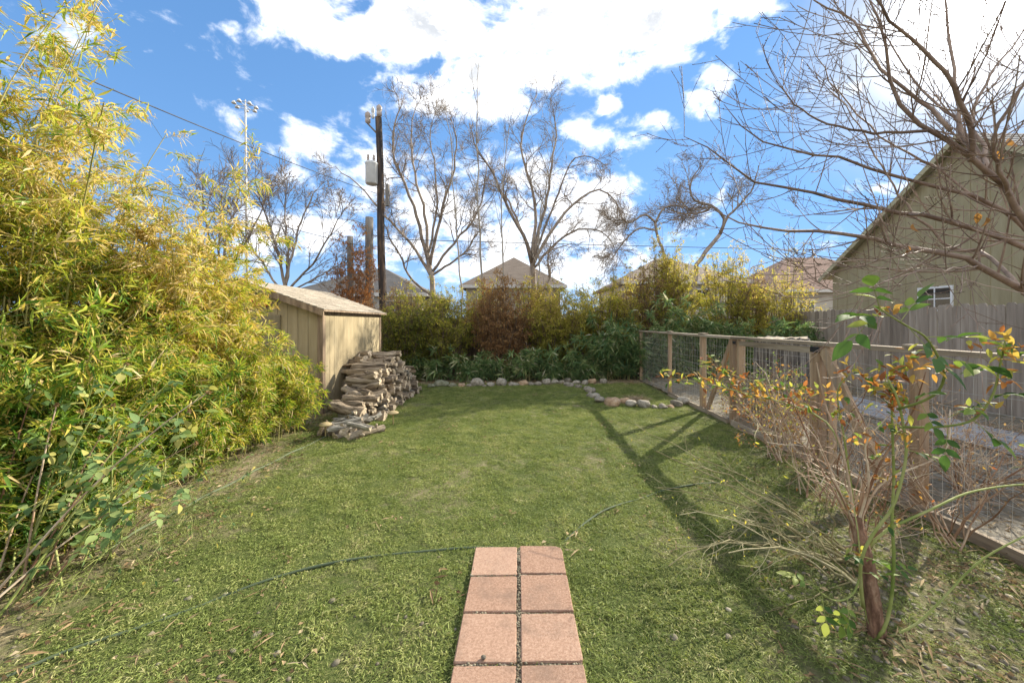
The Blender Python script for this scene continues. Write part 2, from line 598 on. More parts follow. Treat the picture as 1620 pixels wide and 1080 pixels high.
def lawn_mat():
    m = bpy.data.materials.new('turf')
    m.use_nodes = True
    t = NT(m.node_tree)
    t.n.clear()
    geo = t.node('ShaderNodeNewGeometry')
    p = geo.outputs['Position']
    at = t.node('ShaderNodeAttribute', attribute_name='rnd')
    n = t.noise(p, 55, 8, 0.7)
    soil = t.ramp(t.maprange(t.noise(p, 28, 8, 0.7), 0.3, 0.7), [(0, (0.10, 0.08, 0.05)), (0.5, (0.24, 0.195, 0.12)), (1, (0.40, 0.34, 0.22))])
    grn = t.ramp(t.maprange(n, 0.3, 0.7), [(0, (0.035, 0.05, 0.015)), (0.5, (0.085, 0.11, 0.03)), (1, (0.19, 0.19, 0.075))])
    col = t.mix(t.maprange(t.math('ADD', at.outputs['Fac'], t.maprange(t.noise(p, 9, 5, 0.6), 0.3, 0.7, -0.25, 0.25)), 0.15, 0.75), soil, grn)
    bs = t.node('ShaderNodeBsdfPrincipled')
    t.link(col, bs.inputs['Base Color'])
    bs.inputs['Roughness'].default_value = 0.95
    bs.inputs['Specular IOR Level'].default_value = 0.1
    bn = t.node('ShaderNodeBump')
    bn.inputs['Distance'].default_value = 0.02
    t.link(t.noise(p, 90, 6, 0.7), bn.inputs['Height'])
    t.link(bn.outputs[0], bs.inputs['Normal'])
    o = t.node('ShaderNodeOutputMaterial')
    t.link(bs.outputs[0], o.inputs[0])
    return m

g = Geo()
g.add(*sheet(-4.6, 3.6, 0.3, 11.3, 0.1, lawn_z, grass_d))
lawn = g.build('lawn', lawn_mat(), smooth=True, kind='structure')
g = Geo()
g.add(*sheet(3.5, 8.75, 0.3, 11.3, 0.15, lambda x, y: 0.028 + 0.01 * vnoise(x, y, 5, 8)))
g.build('side_yard', M_SIDE, smooth=True, kind='structure')

# --- scattering by geometry nodes (grass, litter, gravel: nobody could count them)
def scatter(name, carrier, sources, dens_attr_max, smin, smax, label, cat, tilt=0.15, seed=1):
    coll = bpy.data.collections.new(name + '_sources')
    for s in sources:
        coll.objects.link(s)
    ng = bpy.data.node_groups.new(name + '_scatter', 'GeometryNodeTree')
    ng.interface.new_socket('Geometry', in_out='INPUT', socket_type='NodeSocketGeometry')
    ng.interface.new_socket('Geometry', in_out='OUTPUT', socket_type='NodeSocketGeometry')
    t = NT(ng)
    gi = t.node('NodeGroupInput')
    go = t.node('NodeGroupOutput')
    na = t.node('GeometryNodeInputNamedAttribute', data_type='FLOAT')
    na.inputs['Name'].default_value = 'rnd'
    dn = t.math('MULTIPLY', na.outputs[0], dens_attr_max)
    dp = t.node('GeometryNodeDistributePointsOnFaces')
    dp.inputs['Seed'].default_value = seed
    t.link(gi.outputs[0], dp.inputs['Mesh'])
    t.link(dn, dp.inputs['Density'])
    ci = t.node('GeometryNodeCollectionInfo')
    ci.inputs['Collection'].default_value = coll
    ci.inputs['Separate Children'].default_value = True
    ci.inputs['Reset Children'].default_value = True
    ip = t.node('GeometryNodeInstanceOnPoints')
    t.link(dp.outputs['Points'], ip.inputs['Points'])
    t.link(ci.outputs[0], ip.inputs['Instance'])
    ip.inputs['Pick Instance'].default_value = True
    rv = t.node('FunctionNodeRandomValue', data_type='FLOAT_VECTOR')
    rv.inputs['Min'].default_value = (-tilt, -tilt, 0)
    rv.inputs['Max'].default_value = (tilt, tilt, 6.283)
    t.link(rv.outputs[0], ip.inputs['Rotation'])
    rs = t.node('FunctionNodeRandomValue', data_type='FLOAT')
    rs.inputs[2].default_value = smin
    rs.inputs[3].default_value = smax
    rs.inputs['Seed'].default_value = 5
    t.link(rs.outputs[1], ip.inputs['Scale'])
    t.link(ip.outputs[0], go.inputs[0])
    o = obj(name, carrier, kind='stuff')
    tag(o, label, cat)
    md = o.modifiers.new('scatter', 'NODES')
    md.node_group = ng
    return o

M_GRASS = leafmat('grass_blade', [(0, (0.08, 0.115, 0.03)), (0.35, (0.185, 0.235, 0.06)), (0.62, (0.29, 0.325, 0.10)), (0.86, (0.40, 0.385, 0.165)), (1, (0.54, 0.465, 0.28))],
                  trans=0.3, rough=0.6, spec=0.2, oinfo=True, patch=(1.3, .13))

def tuft(i, n, rad, h, dry):
    g = Geo()
    r = rad * np.sqrt(rng.random(n))
    th = rng.random(n) * 6.283
    base = np.stack([r * np.cos(th), r * np.sin(th), np.full(n, -0.004)], -1)
    d = unit(rng.normal(size=(n, 3)) * [1, 1, 0.1] + [0, 0, 0.75])
    L = h * (0.5 + 0.8 * rng.random(n))
    leaves(g, base, d, rand_unit(n), L, 0.0034 * (0.7 + 0.6 * rng.random(n)), droop=0.45, fold=0.1, rnd=np.clip(rng.beta(2, 2.6, n) + dry, 0, 1))
    o = bpy.data.objects.new('grass_tuft', g.mesh('grass_tuft', M_GRASS))
    return o

src = [tuft(k, 190, 0.085, 0.030 + 0.006 * (k % 3), (-0.05, 0.0, 0.08, 0.15)[k % 4]) for k in range(8)]
gc = Geo()
v, f, a = sheet(-4.2, 3.4, 1.55, 11.0, 0.1, lawn_z, grass_d)
keep = a[f].max(1) > 0.01
gc.add(v, f[keep], a)
scatter('grass', gc.mesh('grass_area', M_GRASS), src, 190, 0.65, 1.6, 'short olive green winter grass covering the lawn', 'grass')

# dry leaf and thatch litter
M_LITTER = leafmat('dry_litter', [(0, (0.09, 0.055, 0.03)), (0.4, (0.22, 0.15, 0.08)), (0.75, (0.37, 0.28, 0.16)), (1, (0.50, 0.42, 0.28))], trans=0.15, rough=0.8, spec=0.1, oinfo=True)

def litter_src(k):
    g = Geo()
    n = 12
    base = np.stack([rng.normal(0, 0.09, n), rng.normal(0, 0.09, n), 0.012 + 0.012 * rng.random(n)], -1)
    d = unit(rng.normal(size=(n, 3)) * [1, 1, 0.15])
    long = rng.random(n) < 0.5
    L = np.where(long, 0.05 + 0.07 * rng.random(n), 0.02 + 0.025 * rng.random(n))
    W = np.where(long, 0.005 + 0.008 * rng.random(n), 0.012 + 0.014 * rng.random(n))
    leaves(g, base, d, unit(rng.normal(size=(n, 3)) * 0.5 + [0, 0, 1]), L, W, droop=0.05, fold=0.3)
    return bpy.data.objects.new('litter', g.mesh('litter', M_LITTER))

def litter_d(x, y):
    n = vnoise(x, y, 4.0, 15)
    xr = np.interp(y, [1.5, 2.2, 3.0, 4.0, 5.0, 6.2, 12], [1.35, 1.6, 2.1, 2.8, 3.3, 3.5, 3.55])
    d = 0.035 + 1.0 * (1 - sm(-3.3, -1.9, x - 0.25 * np.clip(3.6 - y, -2.5, 2))) + 1.2 * sm(-0.3, 0.5, x - xr) + 0.8 * sm(10.1, 10.5, y)
    d = d + 0.16 * sm(-0.2, -1.6, x) * sm(3.0, 1.9, y)
    d *= 0.7 + 0.4 * n
    pav = (x > PX0 - 0.05) & (x < PX1 + 0.05) & (y < PYT + 0.05)
    return np.clip(np.where(pav, 0.0, d), 0, 1.8)

gc = Geo()
gc.add(*sheet(-4.4, 3.4, 1.55, 11.2, 0.1, lawn_z, litter_d))
v, f, a = sheet(3.5, 8.6, 1.6, 11.2, 0.15, lambda x, y: 0.026 + 0.01 * vnoise(x, y, 5, 8), lambda x, y: 0.55 + 0.3 * vnoise(x, y, 3, 16))
gc.add(v, f, a)
scatter('leaf_litter', gc.mesh('litter_area', M_LITTER), [litter_src(k) for k in range(6)], 34, 0.8, 1.3, 'dry tan leaf litter and thatch along the beds', 'leaf litter', tilt=0.05, seed=4)

# gravel in the rose bed at the right
M_PEBBLE = pmat('pebble', [(0, (0.11, 0.095, 0.065)), (0.5, (0.21, 0.185, 0.13)), (1, (0.33, 0.295, 0.22))], 3, 4, 0.85, 0.003, 60, rnd_amt=0.5, obj_rnd=0.9)

def rock_mesh(name, mat, sub=2, amp=0.22, seed=0, flat=0.7, freq=1.7):
    import bmesh
    bm = bmesh.new()
    bmesh.ops.create_icosphere(bm, subdivisions=sub, radius=1.0)
    r = np.random.default_rng(seed)
    ks = r.normal(size=(7, 3)) * freq
    ph = r.random(7) * 6.28
    planes = unit(r.normal(size=(9, 3)))
    cut = 0.72 + 0.2 * r.random(9)
    for v in bm.verts:
        p = np.array(v.co)
        s = 1 + amp * np.mean(np.sin(ks @ p + ph)) * 1.6
        q = p * s
        for n_, c_ in zip(planes, cut):           # flat facets as on broken limestone
            dd = q @ n_ - c_
            if dd > 0:
                q = q - n_ * dd * 0.8
        v.co = (q[0], q[1], q[2] * flat)
    me = bpy.data.meshes.new(name)
    bm.to_mesh(me)
    bm.free()
    for p in me.polygons:
        p.use_smooth = True
    me.materials.append(mat)
    return me

peb = []
for k in range(6):
    me = rock_mesh('pebble', M_PEBBLE, 2 if k < 3 else 1, 0.25, 40 + k, 0.55)
    o = bpy.data.objects.new('pebble', me)
    me.transform(Matrix.Scale(0.022, 4))
    peb.append(o)

def gravel_d(x, y):
    n = vnoise(x, y, 3.0, 25)
    xr = np.interp(y, [1.5, 2.2, 3.0, 4.0, 5.0], [1.25, 1.5, 2.1, 2.8, 3.35])
    d = sm(-0.1, 0.45, x - xr + 0.1 * n) * (1 - sm(3.6, 4.4, y)) * (0.8 + 0.3 * n)
    d = d + 0.04 * sm(-0.3, -1.0, x) * sm(2.8, 1.9, y) * (0.6 + n) + 0.03 * sm(3, 1.9, y)
    pav = (x > PX0 - 0.05) & (x < PX1 + 0.05) & (y < PYT + 0.05)
    return np.clip(np.where(pav, 0, d), 0, 1)

gc = Geo()
gc.add(*sheet(-3.2, 3.45, 1.55, 4.6, 0.1, lawn_z, gravel_d))
scatter('gravel', gc.mesh('gravel_area', M_PEBBLE), peb, 300, 0.2, 1.1, 'loose grey and tan gravel around the rose bush', 'gravel', tilt=0.5, seed=9)

# ------------------------------------------------------------------ pavers
M_PAVER = pmat('paver_concrete', [(0, (0.215, 0.125, 0.085)), (0.5, (0.30, 0.188, 0.132)), (1, (0.385, 0.255, 0.185))], 75, 8, 0.9, 0.0025, 260, spec=0.15,
               obj_rnd=0.5, second=((0.52, 0.39, 0.30), 260, 0.57, 0.68, 0.85), third=((0.15, 0.105, 0.08), 5.0, 0.50, 0.72, 0.6))
M_PJOINT = pmat('joint_grit', [(0, (0.05, 0.038, 0.026)), (0.5, (0.17, 0.13, 0.09)), (0.8, (0.30, 0.25, 0.18)), (1, (0.5, 0.45, 0.38))], 70, 8, 0.95, 0.01, 120)

def slab(g, w, d, h, radii, bev, wob=0.0015):
    """slab with rounded plan corners and eased top edge; origin at bottom centre"""
    out = []
    for (cx, cy, a0, r) in ((1, 1, 0, radii[0]), (-1, 1, 90, radii[1]), (-1, -1, 180, radii[2]), (1, -1, 270, radii[3])):
        ns = 3 if r < 0.02 else 8
        for k in range(ns):
            a = R(a0 + 90 * k / (ns - 1))
            out.append([cx * (w / 2 - r) + r * math.cos(a), cy * (d / 2 - r) + r * math.sin(a)])
    out = np.array(out)
    n = len(out)
    ring = []
    for (z, ins) in ((0, 0), (h - bev, 0), (h - bev * 0.3, bev * 0.3), (h, bev)):
        o2 = out * (1 - ins / (np.linalg.norm(out, axis=1, keepdims=True))) + rng.normal(0, wob, out.shape)
        ring.append(np.c_[o2, np.full(n, z)])
    V = np.vstack(ring)
    fs = []
    for k in range(3):
        for j in range(n):
            fs.append([k * n + j, k * n + (j + 1) % n, (k + 1) * n + (j + 1) % n, (k + 1) * n + j])
    g.add(V, fs)
    g.f.append(np.array([np.arange(3 * n, 4 * n)]) + g.n - len(V))
    g.m.append(np.array([0]))

gb = Geo()
gb.add(*sheet(PX0 + 0.01, PX1 - 0.01, 0.5, PYT - 0.01, 0.029, lambda x, y: 0.028 + 0.005 * vnoise(x, y, 40, 30)))
path = gb.build('paver_path', M_PJOINT, kind='structure')
for c, (xa, xb) in enumerate(((PX0, PXM), (PXN, PX1))):
    for r_ in range(5):
        g = Geo()
        y1 = PYT - 0.32 * r_ + (0.012 if c else 0) - (0.004 * r_ if c else 0)
        y0 = y1 - 0.303
        rad = [random.choice((.005, .007, .012)) for _ in range(4)]
        if c == 1 and r_ == 0:
            rad[0] = 0.055
        slab(g, xb - xa, y1 - y0, 0.05, rad, 0.006)
        o = g.build('paver', M_PAVER, path, loc=((xa + xb) / 2, (y0 + y1) / 2, -0.012 + random.uniform(-.002, .003)))
        o.rotation_euler = (random.uniform(-.012, .012), random.uniform(-.012, .012), random.uniform(-.014, .014))

# grit, seeds and pebbles swept into the joints
gj = Geo()
me0 = rock_mesh('tmp', M_PEBBLE, 1, 0.2, 3, 0.7)
rv = np.array([v.co for v in me0.vertices]); rf = np.array([list(p.vertices) for p in me0.polygons])
for k in range(520):
    if k < 330:
        x = random.uniform(PXM, PXN); y = random.uniform(1.4, PYT)
    else:
        x = random.uniform(PX0, PX1); y = PYT - 0.32 * random.randint(1, 4) + 0.008 + random.uniform(-.007, .007)
    s = random.choice((.003, .004, .006, .009))
    gj.add(rv * s * np.array([1, random.uniform(.6, 1.2), .8]) + [x, y, 0.031 + s * 0.4], rf, random.random())
gj.build('joint_grit', M_PEBBLE, path, smooth=True, kind='stuff')
gj = Geo()
n = 700
yy = PYT - 0.32 * rng.integers(0, 5, n) + 0.008 + rng.normal(0, .006, n)
base = np.stack([rng.uniform(PX0, PX1, n), yy, np.full(n, 0.024)], -1)
leaves(gj, base, unit(rng.normal(size=(n, 3)) * [1, 1, .2] + [0, -.3, .8]), rand_unit(n), 0.018 + .022 * rng.random(n), 0.0045, 0.5, 0.1, rnd=rng.random(n) * .9 + .1)
n = 900
side = rng.integers(0, 5, n)
px_ = np.where(side < 2, PX0 - .006, np.where(side < 4, PX1 + .006, rng.uniform(PX0, PX1, n)))
py_ = np.where(side < 4, rng.uniform(1.5, PYT, n), PYT + .008)
inw = np.where(side < 2, 1.0, np.where(side < 4, -1.0, 0))
dv = np.stack([inw * .7 + rng.normal(0, .4, n), np.where(side == 4, -.7, 0) + rng.normal(0, .4, n), np.full(n, .7)], -1)
leaves(gj, np.stack([px_ + rng.normal(0, .006, n), py_ + rng.normal(0, .006, n), np.full(n, .012)], -1), unit(dv), rand_unit(n), .03 + .03 * rng.random(n), .0045, .55, .1, rnd=rng.random(n) * .8 + .1)
gj.build('joint_grass', M_GRASS, path, kind='stuff')

M_STONE = pmat('limestone', [(0, (0.17, 0.145, 0.11)), (0.5, (0.31, 0.275, 0.215)), (1, (0.44, 0.40, 0.33))], 2.2, 7, 0.9, 0.05, 6, obj_rnd=0.5,
               second=((0.20, 0.19, 0.15), 3.0, 0.52, 0.7, 0.75))
s = obj('pebble', rock_mesh('pebble_on_paver', M_STONE, 2, 0.2, 77, 0.8), loc=(*G(765, 1054)[:2], 0.047))
s.scale = (0.013, 0.012, 0.013)
tag(s, 'small tan pebble lying on a terracotta paver', 'pebble')

# ------------------------------------------------------------------ hoses
M_HOSE = pmat('green_hose', [(0, (0.05, 0.07, 0.04)), (1, (0.095, 0.12, 0.07))], 8, 4, 0.7, 0.0, spec=0.15)
M_HOSE2 = pmat('grey_green_hose', [(0, (0.08, 0.10, 0.06)), (1, (0.13, 0.15, 0.09))], 8, 4, 0.8, 0.0, spec=0.1)

def hose(name, pts, r, mat, label, z=0.018):
    w = np.array([G(*p) for p in pts])
    q = spline(w, 90)
    z = z - 0.02 * np.exp(-(q[:, 0] / .36) ** 4) * (np.abs(q[:, 1] - 2.8) < .12)
    q[:, 2] = z + lawn_z(q[:, 0], q[:, 1]) + 0.006 * np.sin(np.arange(90) * 0.35)
    g = Geo()
    tubes(g, q, np.full(90, r), 8, cap=True)
    tag(g.build(name, mat, smooth=True), label, 'hose')

hose('garden_hose', [(-60, 1100), (0, 1075), (100, 1033), (200, 1000), (300, 962), (400, 925), (500, 898), (600, 881), (730, 870), (800, 866), (868, 866), (892, 856), (925, 829), (962, 806), (1010, 788), (1060, 774), (1120, 764), (1190, 758)],
     0.0095, M_HOSE, 'dark green garden hose crossing the lawn behind the terracotta pavers', 0.0045)
hose('watering_hose', [(520, 690), (470, 712), (420, 737), (360, 768), (310, 794), (270, 815), (215, 842), (150, 885)], 0.011, M_HOSE2,
     'faded grey green hose lying beside the bamboo hedge', 0.008)

# ------------------------------------------------------------------ shed
M_SIDING = pmat('tan_siding', [(0, (0.28, 0.225, 0.13)), (0.5, (0.34, 0.275, 0.165)), (1, (0.39, 0.32, 0.20))], 2.0, 5, 0.8, 0.003, 90, stretch=(6, 6, 0.7), spec=0.2, obj_rnd=0.25,
                second=((0.20, 0.17, 0.12), 2.2, 0.60, 0.78, 0.45))
M_TRIM = pmat('weathered_trim', [(0, (0.11, 0.075, 0.05)), (0.5, (0.23, 0.165, 0.11)), (1, (0.36, 0.27, 0.18))], 3, 6, 0.9, 0.006, 60, stretch=(5, 5, 0.6), obj_rnd=0.3)
M_SHINGLE = pmat('tan_shingle', [(0, (0.22, 0.19, 0.15)), (0.5, (0.31, 0.27, 0.215)), (1, (0.40, 0.35, 0.285))], 18, 6, 0.95, 0.004, 160, rnd_amt=0.5, spec=0.1)
M_SIGN = pmat('red_sign', [(0, (0.36, 0.03, 0.03)), (1, (0.48, 0.06, 0.05))], 4, 3, 0.6)
SX, SY0, SY1, RX, SH, RH = -3.59, 6.95, 9.88, -5.07, 1.93, 2.46
shed = thing('shed', 'tan vertical sided garden shed with light shingle gable roof', 'shed', (SX, SY0, 0))
def sb(name, lo, hi, mat, bev=0.0, parent=shed):
    g = Geo()
    off = np.array([SX, SY0, 0])
    if bev:
        bevbox(g, np.array(lo) - off, np.array(hi) - off, bev)
    else:
        box(g, np.array(lo) - off, np.array(hi) - off)
    return g.build(name, mat, parent)
LX = 2 * RX - SX
# structural core just behind the boards
g = Geo()
c = np.array([[SX - .03, SY0 + .03], [LX + .03, SY0 + .03], [LX + .03, SY1 - .03], [SX - .03, SY1 - .03]]) - [SX, SY0]
pts = [(*p, -0.05) for p in c] + [(*p, SH - .02) for p in c] + [(RX - SX, .03, RH - .05), (RX - SX, SY1 - SY0 - .03, RH - .05)]
g.add(pts, [[0, 3, 7, 4], [3, 2, 6, 7], [2, 1, 5, 6], [1, 0, 4, 5]])
g.add(pts, [[4, 8, 5], [7, 6, 9]])
g.build('wall', pmat('groove_dark', [(0, (0.12, 0.10, 0.065)), (1, (0.18, 0.15, 0.10))], 3), shed)
# right wall boards (0.2 m grooves)
nb = 15
w = (SY1 - SY0 - .16) / nb
for k in range(nb):
    y0 = SY0 + .08 + k * w
    sb('siding_board', (SX - .03, y0 + .004, .02), (SX + random.uniform(-.001, .001), y0 + w - .004, SH - .10), M_SIDING)
# front gable boards
nb = 15
w = (SX - LX - .16) / nb
for k in range(nb):
    x1 = SX - .08 - k * w
    x0 = x1 - w + .008
    zt = lambda x: SH + (RH - SH) * (1 - abs(x - RX) / (SX - RX)) - .06
    g = Geo()
    P8 = [(x0, SY0, .02), (x1, SY0, .02), (x1, SY0 + .03, .02), (x0, SY0 + .03, .02),
          (x0, SY0, zt(x0)), (x1, SY0, zt(x1)), (x1, SY0 + .03, zt(x1)), (x0, SY0 + .03, zt(x0))]
    g.add(np.array(P8) - [SX, SY0, 0], BOXF)
    g.build('siding_board', M_SIDING, shed)
for (x, y) in ((SX + .012, SY0 - .012), (SX + .012, SY1 + .012), (LX - .012, SY0 - .012)):
    sx = 1 if x > RX else -1
    sy = -1 if y < 8 else 1
    sb('corner_trim', (min(x, x - sx * .10), min(y, y - sy * .025), 0), (max(x, x - sx * .10), max(y, y - sy * .025), SH - .005), M_TRIM)
    sb('corner_trim', (min(x, x - sx * .025), min(y - sy * .028, y - sy * .10), 0), (max(x, x - sx * .025), max(y - sy * .028, y - sy * .10), SH - .004), M_TRIM)
sb('fascia', (SX - .02, SY0 + .09, SH - .105), (SX + .02, SY1 - .09, SH - .012), M_TRIM)
# roof: two planes with shingle courses
sl_ = (RH - SH) / (SX - RX)
for side in (1, -1):
    g = Geo()
    nc = 13
    x_e = SX + .11 if side == 1 else LX - .11
    for k in range(nc):
        xa = x_e + (RX - x_e) * k / nc
        xb = x_e + (RX - x_e) * (k + 1.15) / nc
        za = RH - abs(xa - RX) * sl_ + .035
        xb = min(xb, RX) if side == -1 else max(xb, RX)
        zb = RH - abs(xb - RX) * sl_ + .022
        nt = 11
        for j in range(nt):
            ya = SY0 - .16 + (SY1 - SY0 + .32) * (j + (0.5 if k % 2 else 0) * 0) / nt
            yb = SY0 - .16 + (SY1 - SY0 + .32) * (j + 1) / nt
            dz = random.uniform(0, .004)
            vv = np.array([[xa, ya, za - .012 + dz], [xa, yb - .006, za - .012 + dz], [xb, yb - .006, zb - .012], [xb, ya, zb - .012],
                           [xa, ya, za + dz], [xa, yb - .006, za + dz], [xb, yb - .006, zb], [xb, ya, zb]]) - [SX, SY0, 0]
            g.add(vv, BOXF, random.random())
    rf_ = g.build('roof', M_SHINGLE, shed)
    g = Geo()
    v = np.array([[x_e, SY0 - .15, RH - abs(x_e - RX) * sl_ + .018], [x_e, SY1 + .15, RH - abs(x_e - RX) * sl_ + .018], [RX, SY1 + .15, RH + .012], [RX, SY0 - .15, RH + .012]]) - [SX, SY0, 0]
    g.add(np.vstack([v - [0, 0, .03], v]), BOXF)
    g.build('roof_deck', M_TRIM, rf_)
for sgn in (1, -1):
    xa, xb_ = RX + sgn * .02, (SX + .10 if sgn == 1 else LX - .10)
    g = Geo()
    v = [(x, y_, RH - abs(x - RX) * sl_ + dz) for x in (xa, xb_) for (y_, dz) in ((SY0 - .165, -.10), (SY0 - .135, -.10), (SY0 - .135, .016), (SY0 - .165, .016))]
    g.add(np.array(v) - [SX, SY0, 0], BOXF)
    g.build('rake_board', M_TRIM, shed)
sb('door', (-5.3, SY0 - .03, .05), (-4.35, SY0 - .004, 1.82), pmat('shed_door', [(0, (0.20, 0.165, 0.10)), (1, (0.27, 0.225, 0.14))], 3, 4, 0.85, stretch=(5, 5, .6)), .006)
sb('sign_plate', (-4.86, SY0 - .06, 1.98), (-4.56, SY0 - .035, 2.10), M_SIGN, .004)

# ------------------------------------------------------------------ firewood
def bark_mat(name, stops, end=False):
    return pmat(name, stops, 6 if not end else 10, 7, 0.95, 0.06 if not end else 0.006, 9, stretch=(0.55, 3, 3) if not end else (1, 3, 3), obj_rnd=0.5, spec=0.1)
M_BARK = bark_mat('log_bark', [(0, (0.04, 0.03, 0.022)), (0.35, (0.20, 0.155, 0.108)), (1, (0.43, 0.355, 0.26))])
M_CUT = bark_mat('log_cut_end', [(0, (0.27, 0.21, 0.145)), (0.5, (0.45, 0.365, 0.255)), (1, (0.60, 0.50, 0.37))], True)
M_GBARK = bark_mat('grey_log_bark', [(0, (0.06, 0.055, 0.048)), (0.4, (0.25, 0.23, 0.19)), (1, (0.46, 0.42, 0.35))])

M_SPLIT = pmat('log_split_face', [(0, (0.17, 0.125, 0.08)), (0.5, (0.30, 0.235, 0.16)), (1, (0.44, 0.36, 0.26))], 7, 7, .95, .015, 14, stretch=(.4, 4, 4), obj_rnd=.5, spec=.1)

def log_mesh(seed, L, r, bend, bark, knots=1, split=0):
    rr = np.random.default_rng(seed)
    K, S = 9, 12
    g = Geo()
    t = np.linspace(-.5, .5, K)
    x = t * L
    cy = bend * L * np.sin((t + .5) * math.pi) + 0.02 * L * rr.normal(size=K).cumsum() * .35
    cz = bend * .5 * L * np.cos(t * 4 + seed)
    cz -= cz.mean(); cy -= cy.mean()
    th = np.arange(S) * 2 * math.pi / S
    prof = 1 + .10 * np.sin(2 * th + rr.random() * 6) + .08 * np.sin(3 * th + rr.random() * 6) + rr.normal(0, .05, S)
    V = []
    flat = np.zeros(S, bool)
    for k in range(K):
        rk = r * (1 + .12 * math.sin(k * 1.3 + seed) - .12 * k / K) * prof * (1 + rr.normal(0, .045, S))
        sk = rr.normal(0, .012, S) if k in (0, K - 1) else 0
        oy, oz = rk * np.cos(th), rk * np.sin(th)
        if split:                                   # cleft faces
            flat = oz < -.1 * r
            oz = np.maximum(oz, -.1 * r + rr.normal(0, .03 * r, S))
            if split > 1:
                f2 = oy * .8 + oz * .6 > .35 * r
                cut_ = np.maximum(oy * .8 + oz * .6 - .35 * r, 0)
                oy, oz = oy - .8 * cut_, oz - .6 * cut_
                flat = flat | f2
        V.append(np.c_[np.full(S, x[k]) + sk, cy[k] + oy, cz[k] + oz])
    V = np.vstack(V)
    fs = [[k * S + j, (k + 1) * S + j, (k + 1) * S + (j + 1) % S, k * S + (j + 1) % S] for k in range(K - 1) for j in range(S)]
    fs = np.array(fs)
    isf = np.array([flat[j] and flat[(j + 1) % S] for k in range(K - 1) for j in range(S)])
    g.add(V, fs, 0.5, 0)
    g.m[-1] = np.where(isf, 2, 0)
    for e in (0, K - 1):
        ring = V[e * S:(e + 1) * S]
        cc = ring.mean(0) + [(.006 if e else -.006), 0, 0]
        vv = np.vstack([ring, cc])
        tri = [[j, (j + 1) % S, S] if e else [(j + 1) % S, j, S] for j in range(S)]
        g.add(vv, tri, 0.5, 1)
    for q in range(knots):                          # branch stubs
        k = rr.integers(2, K - 2)
        a = rr.random() * 6.28
        p0 = np.array([x[k], cy[k], cz[k]])
        d = np.array([rr.normal() * .5, math.cos(a), math.sin(a)])
        tubes(g, np.array([p0, p0 + d * r * 1.1, p0 + d * r * 1.75]), np.array([r * .5, r * .36, r * .3]), 6, cap=True)
    me = g.mesh('log', [bark, M_CUT, M_SPLIT], smooth=False)
    for p in me.polygons:
        p.use_smooth = p.material_index == 0
    return me

LOGS = {
    'thick': [log_mesh(k, .62, .084, .02, M_BARK, k % 2, (0, 1, 2)[k % 3]) for k in range(9)],
    'mid': [log_mesh(20 + k, .58, .060, .05, M_BARK, k % 3, (0, 2, 0, 1)[k % 4]) for k in range(9)],
    'branch': [log_mesh(40 + k, .50, .036, .10, M_GBARK, 1 + k % 2) for k in range(7)],
    'grey': [log_mesh(60 + k, .55, .05, .05, M_GBARK, k % 2) for k in range(5)],
}
LOGLAB = {'thick': 'thick rough barked log', 'mid': 'medium pale ended log', 'branch': 'thin crooked grey branch piece'}
wood_rng = random.Random(5)
def put_log(kind, x, y, z, yaw, tilt, s=1.0, sr=1.0, top=False):
    o = obj('log', wood_rng.choice(LOGS[kind]))
    o.location = (x, y, z)
    o.rotation_euler = (wood_rng.uniform(0, 6.28), tilt, yaw)
    o.scale = (s, sr, sr)
    lay = 'on top of' if top else ('at the bottom of' if z < .2 else 'in the middle of')
    spot = 'against the shed wall' if x < -3.0 else ('at the low loose end' if y < 6.3 else 'facing the lawn')
    if kind == 'grey':
        tag(o, 'weathered grey log %s the shaded heap past the woodpile' % lay, 'log', 'grey logs %s the far heap' % lay)
    else:
        tag(o, '%s %s the woodpile %s' % (LOGLAB[kind], lay, spot), 'log', '%s logs %s the stack %s' % (kind, lay, spot))
# main stack along the wall: layers of logs laid square to the wall, higher towards the far end
for col_y in np.arange(5.75, 9.3, .155):
    top = np.interp(col_y, [5.7, 6.1, 6.5, 6.9, 7.5, 8.4, 9.0, 9.3], [.10, .18, .36, .60, .82, .96, .80, .45]) + wood_rng.uniform(-.05, .05)
    z = .045
    while z < top:
        kind = 'branch' if z < .26 and wood_rng.random() < .6 else ('thick' if wood_rng.random() < .36 else 'mid')
        rad = {'thick': .084, 'mid': .062, 'branch': .04}[kind]
        out = np.interp(z, [0, .3, 1.0], [-2.35, -2.48, -2.72]) - .1 * (col_y < 6.4)
        ln = wood_rng.uniform(.75, 1.2)
        cx = out - .30 * ln + wood_rng.uniform(-.06, .05)
        sr = wood_rng.uniform(.7, 1.25)
        yaw = wood_rng.gauss(math.pi if wood_rng.random() < .5 else 0, .32)
        put_log(kind, cx, col_y + wood_rng.uniform(-.05, .05), z, yaw, wood_rng.gauss(0, .13), ln, sr, z + rad * 1.75 * sr >= top)
        if 7.7 < col_y < 8.6 and wood_rng.random() < .8:              # second row against the wall
            put_log(kind if kind != 'branch' else 'mid', cx - .55, col_y + wood_rng.uniform(-.05, .05), z + .01, yaw + wood_rng.gauss(0, .2), wood_rng.gauss(0, .1), .85, sr, z + rad * 1.75 * sr >= top)
        z += rad * 1.75 * sr
# tumbled pieces at the near foot
for k in range(16):
    y = wood_rng.uniform(5.5, 6.15)
    put_log('branch' if k % 3 else 'mid', wood_rng.uniform(-2.78, -2.22) - (y - 5.5) * .1, y, .05 + .05 * (k % 3), wood_rng.gauss(0.15, .5), wood_rng.gauss(0, .12), wood_rng.uniform(.8, 1.1), 1.0)
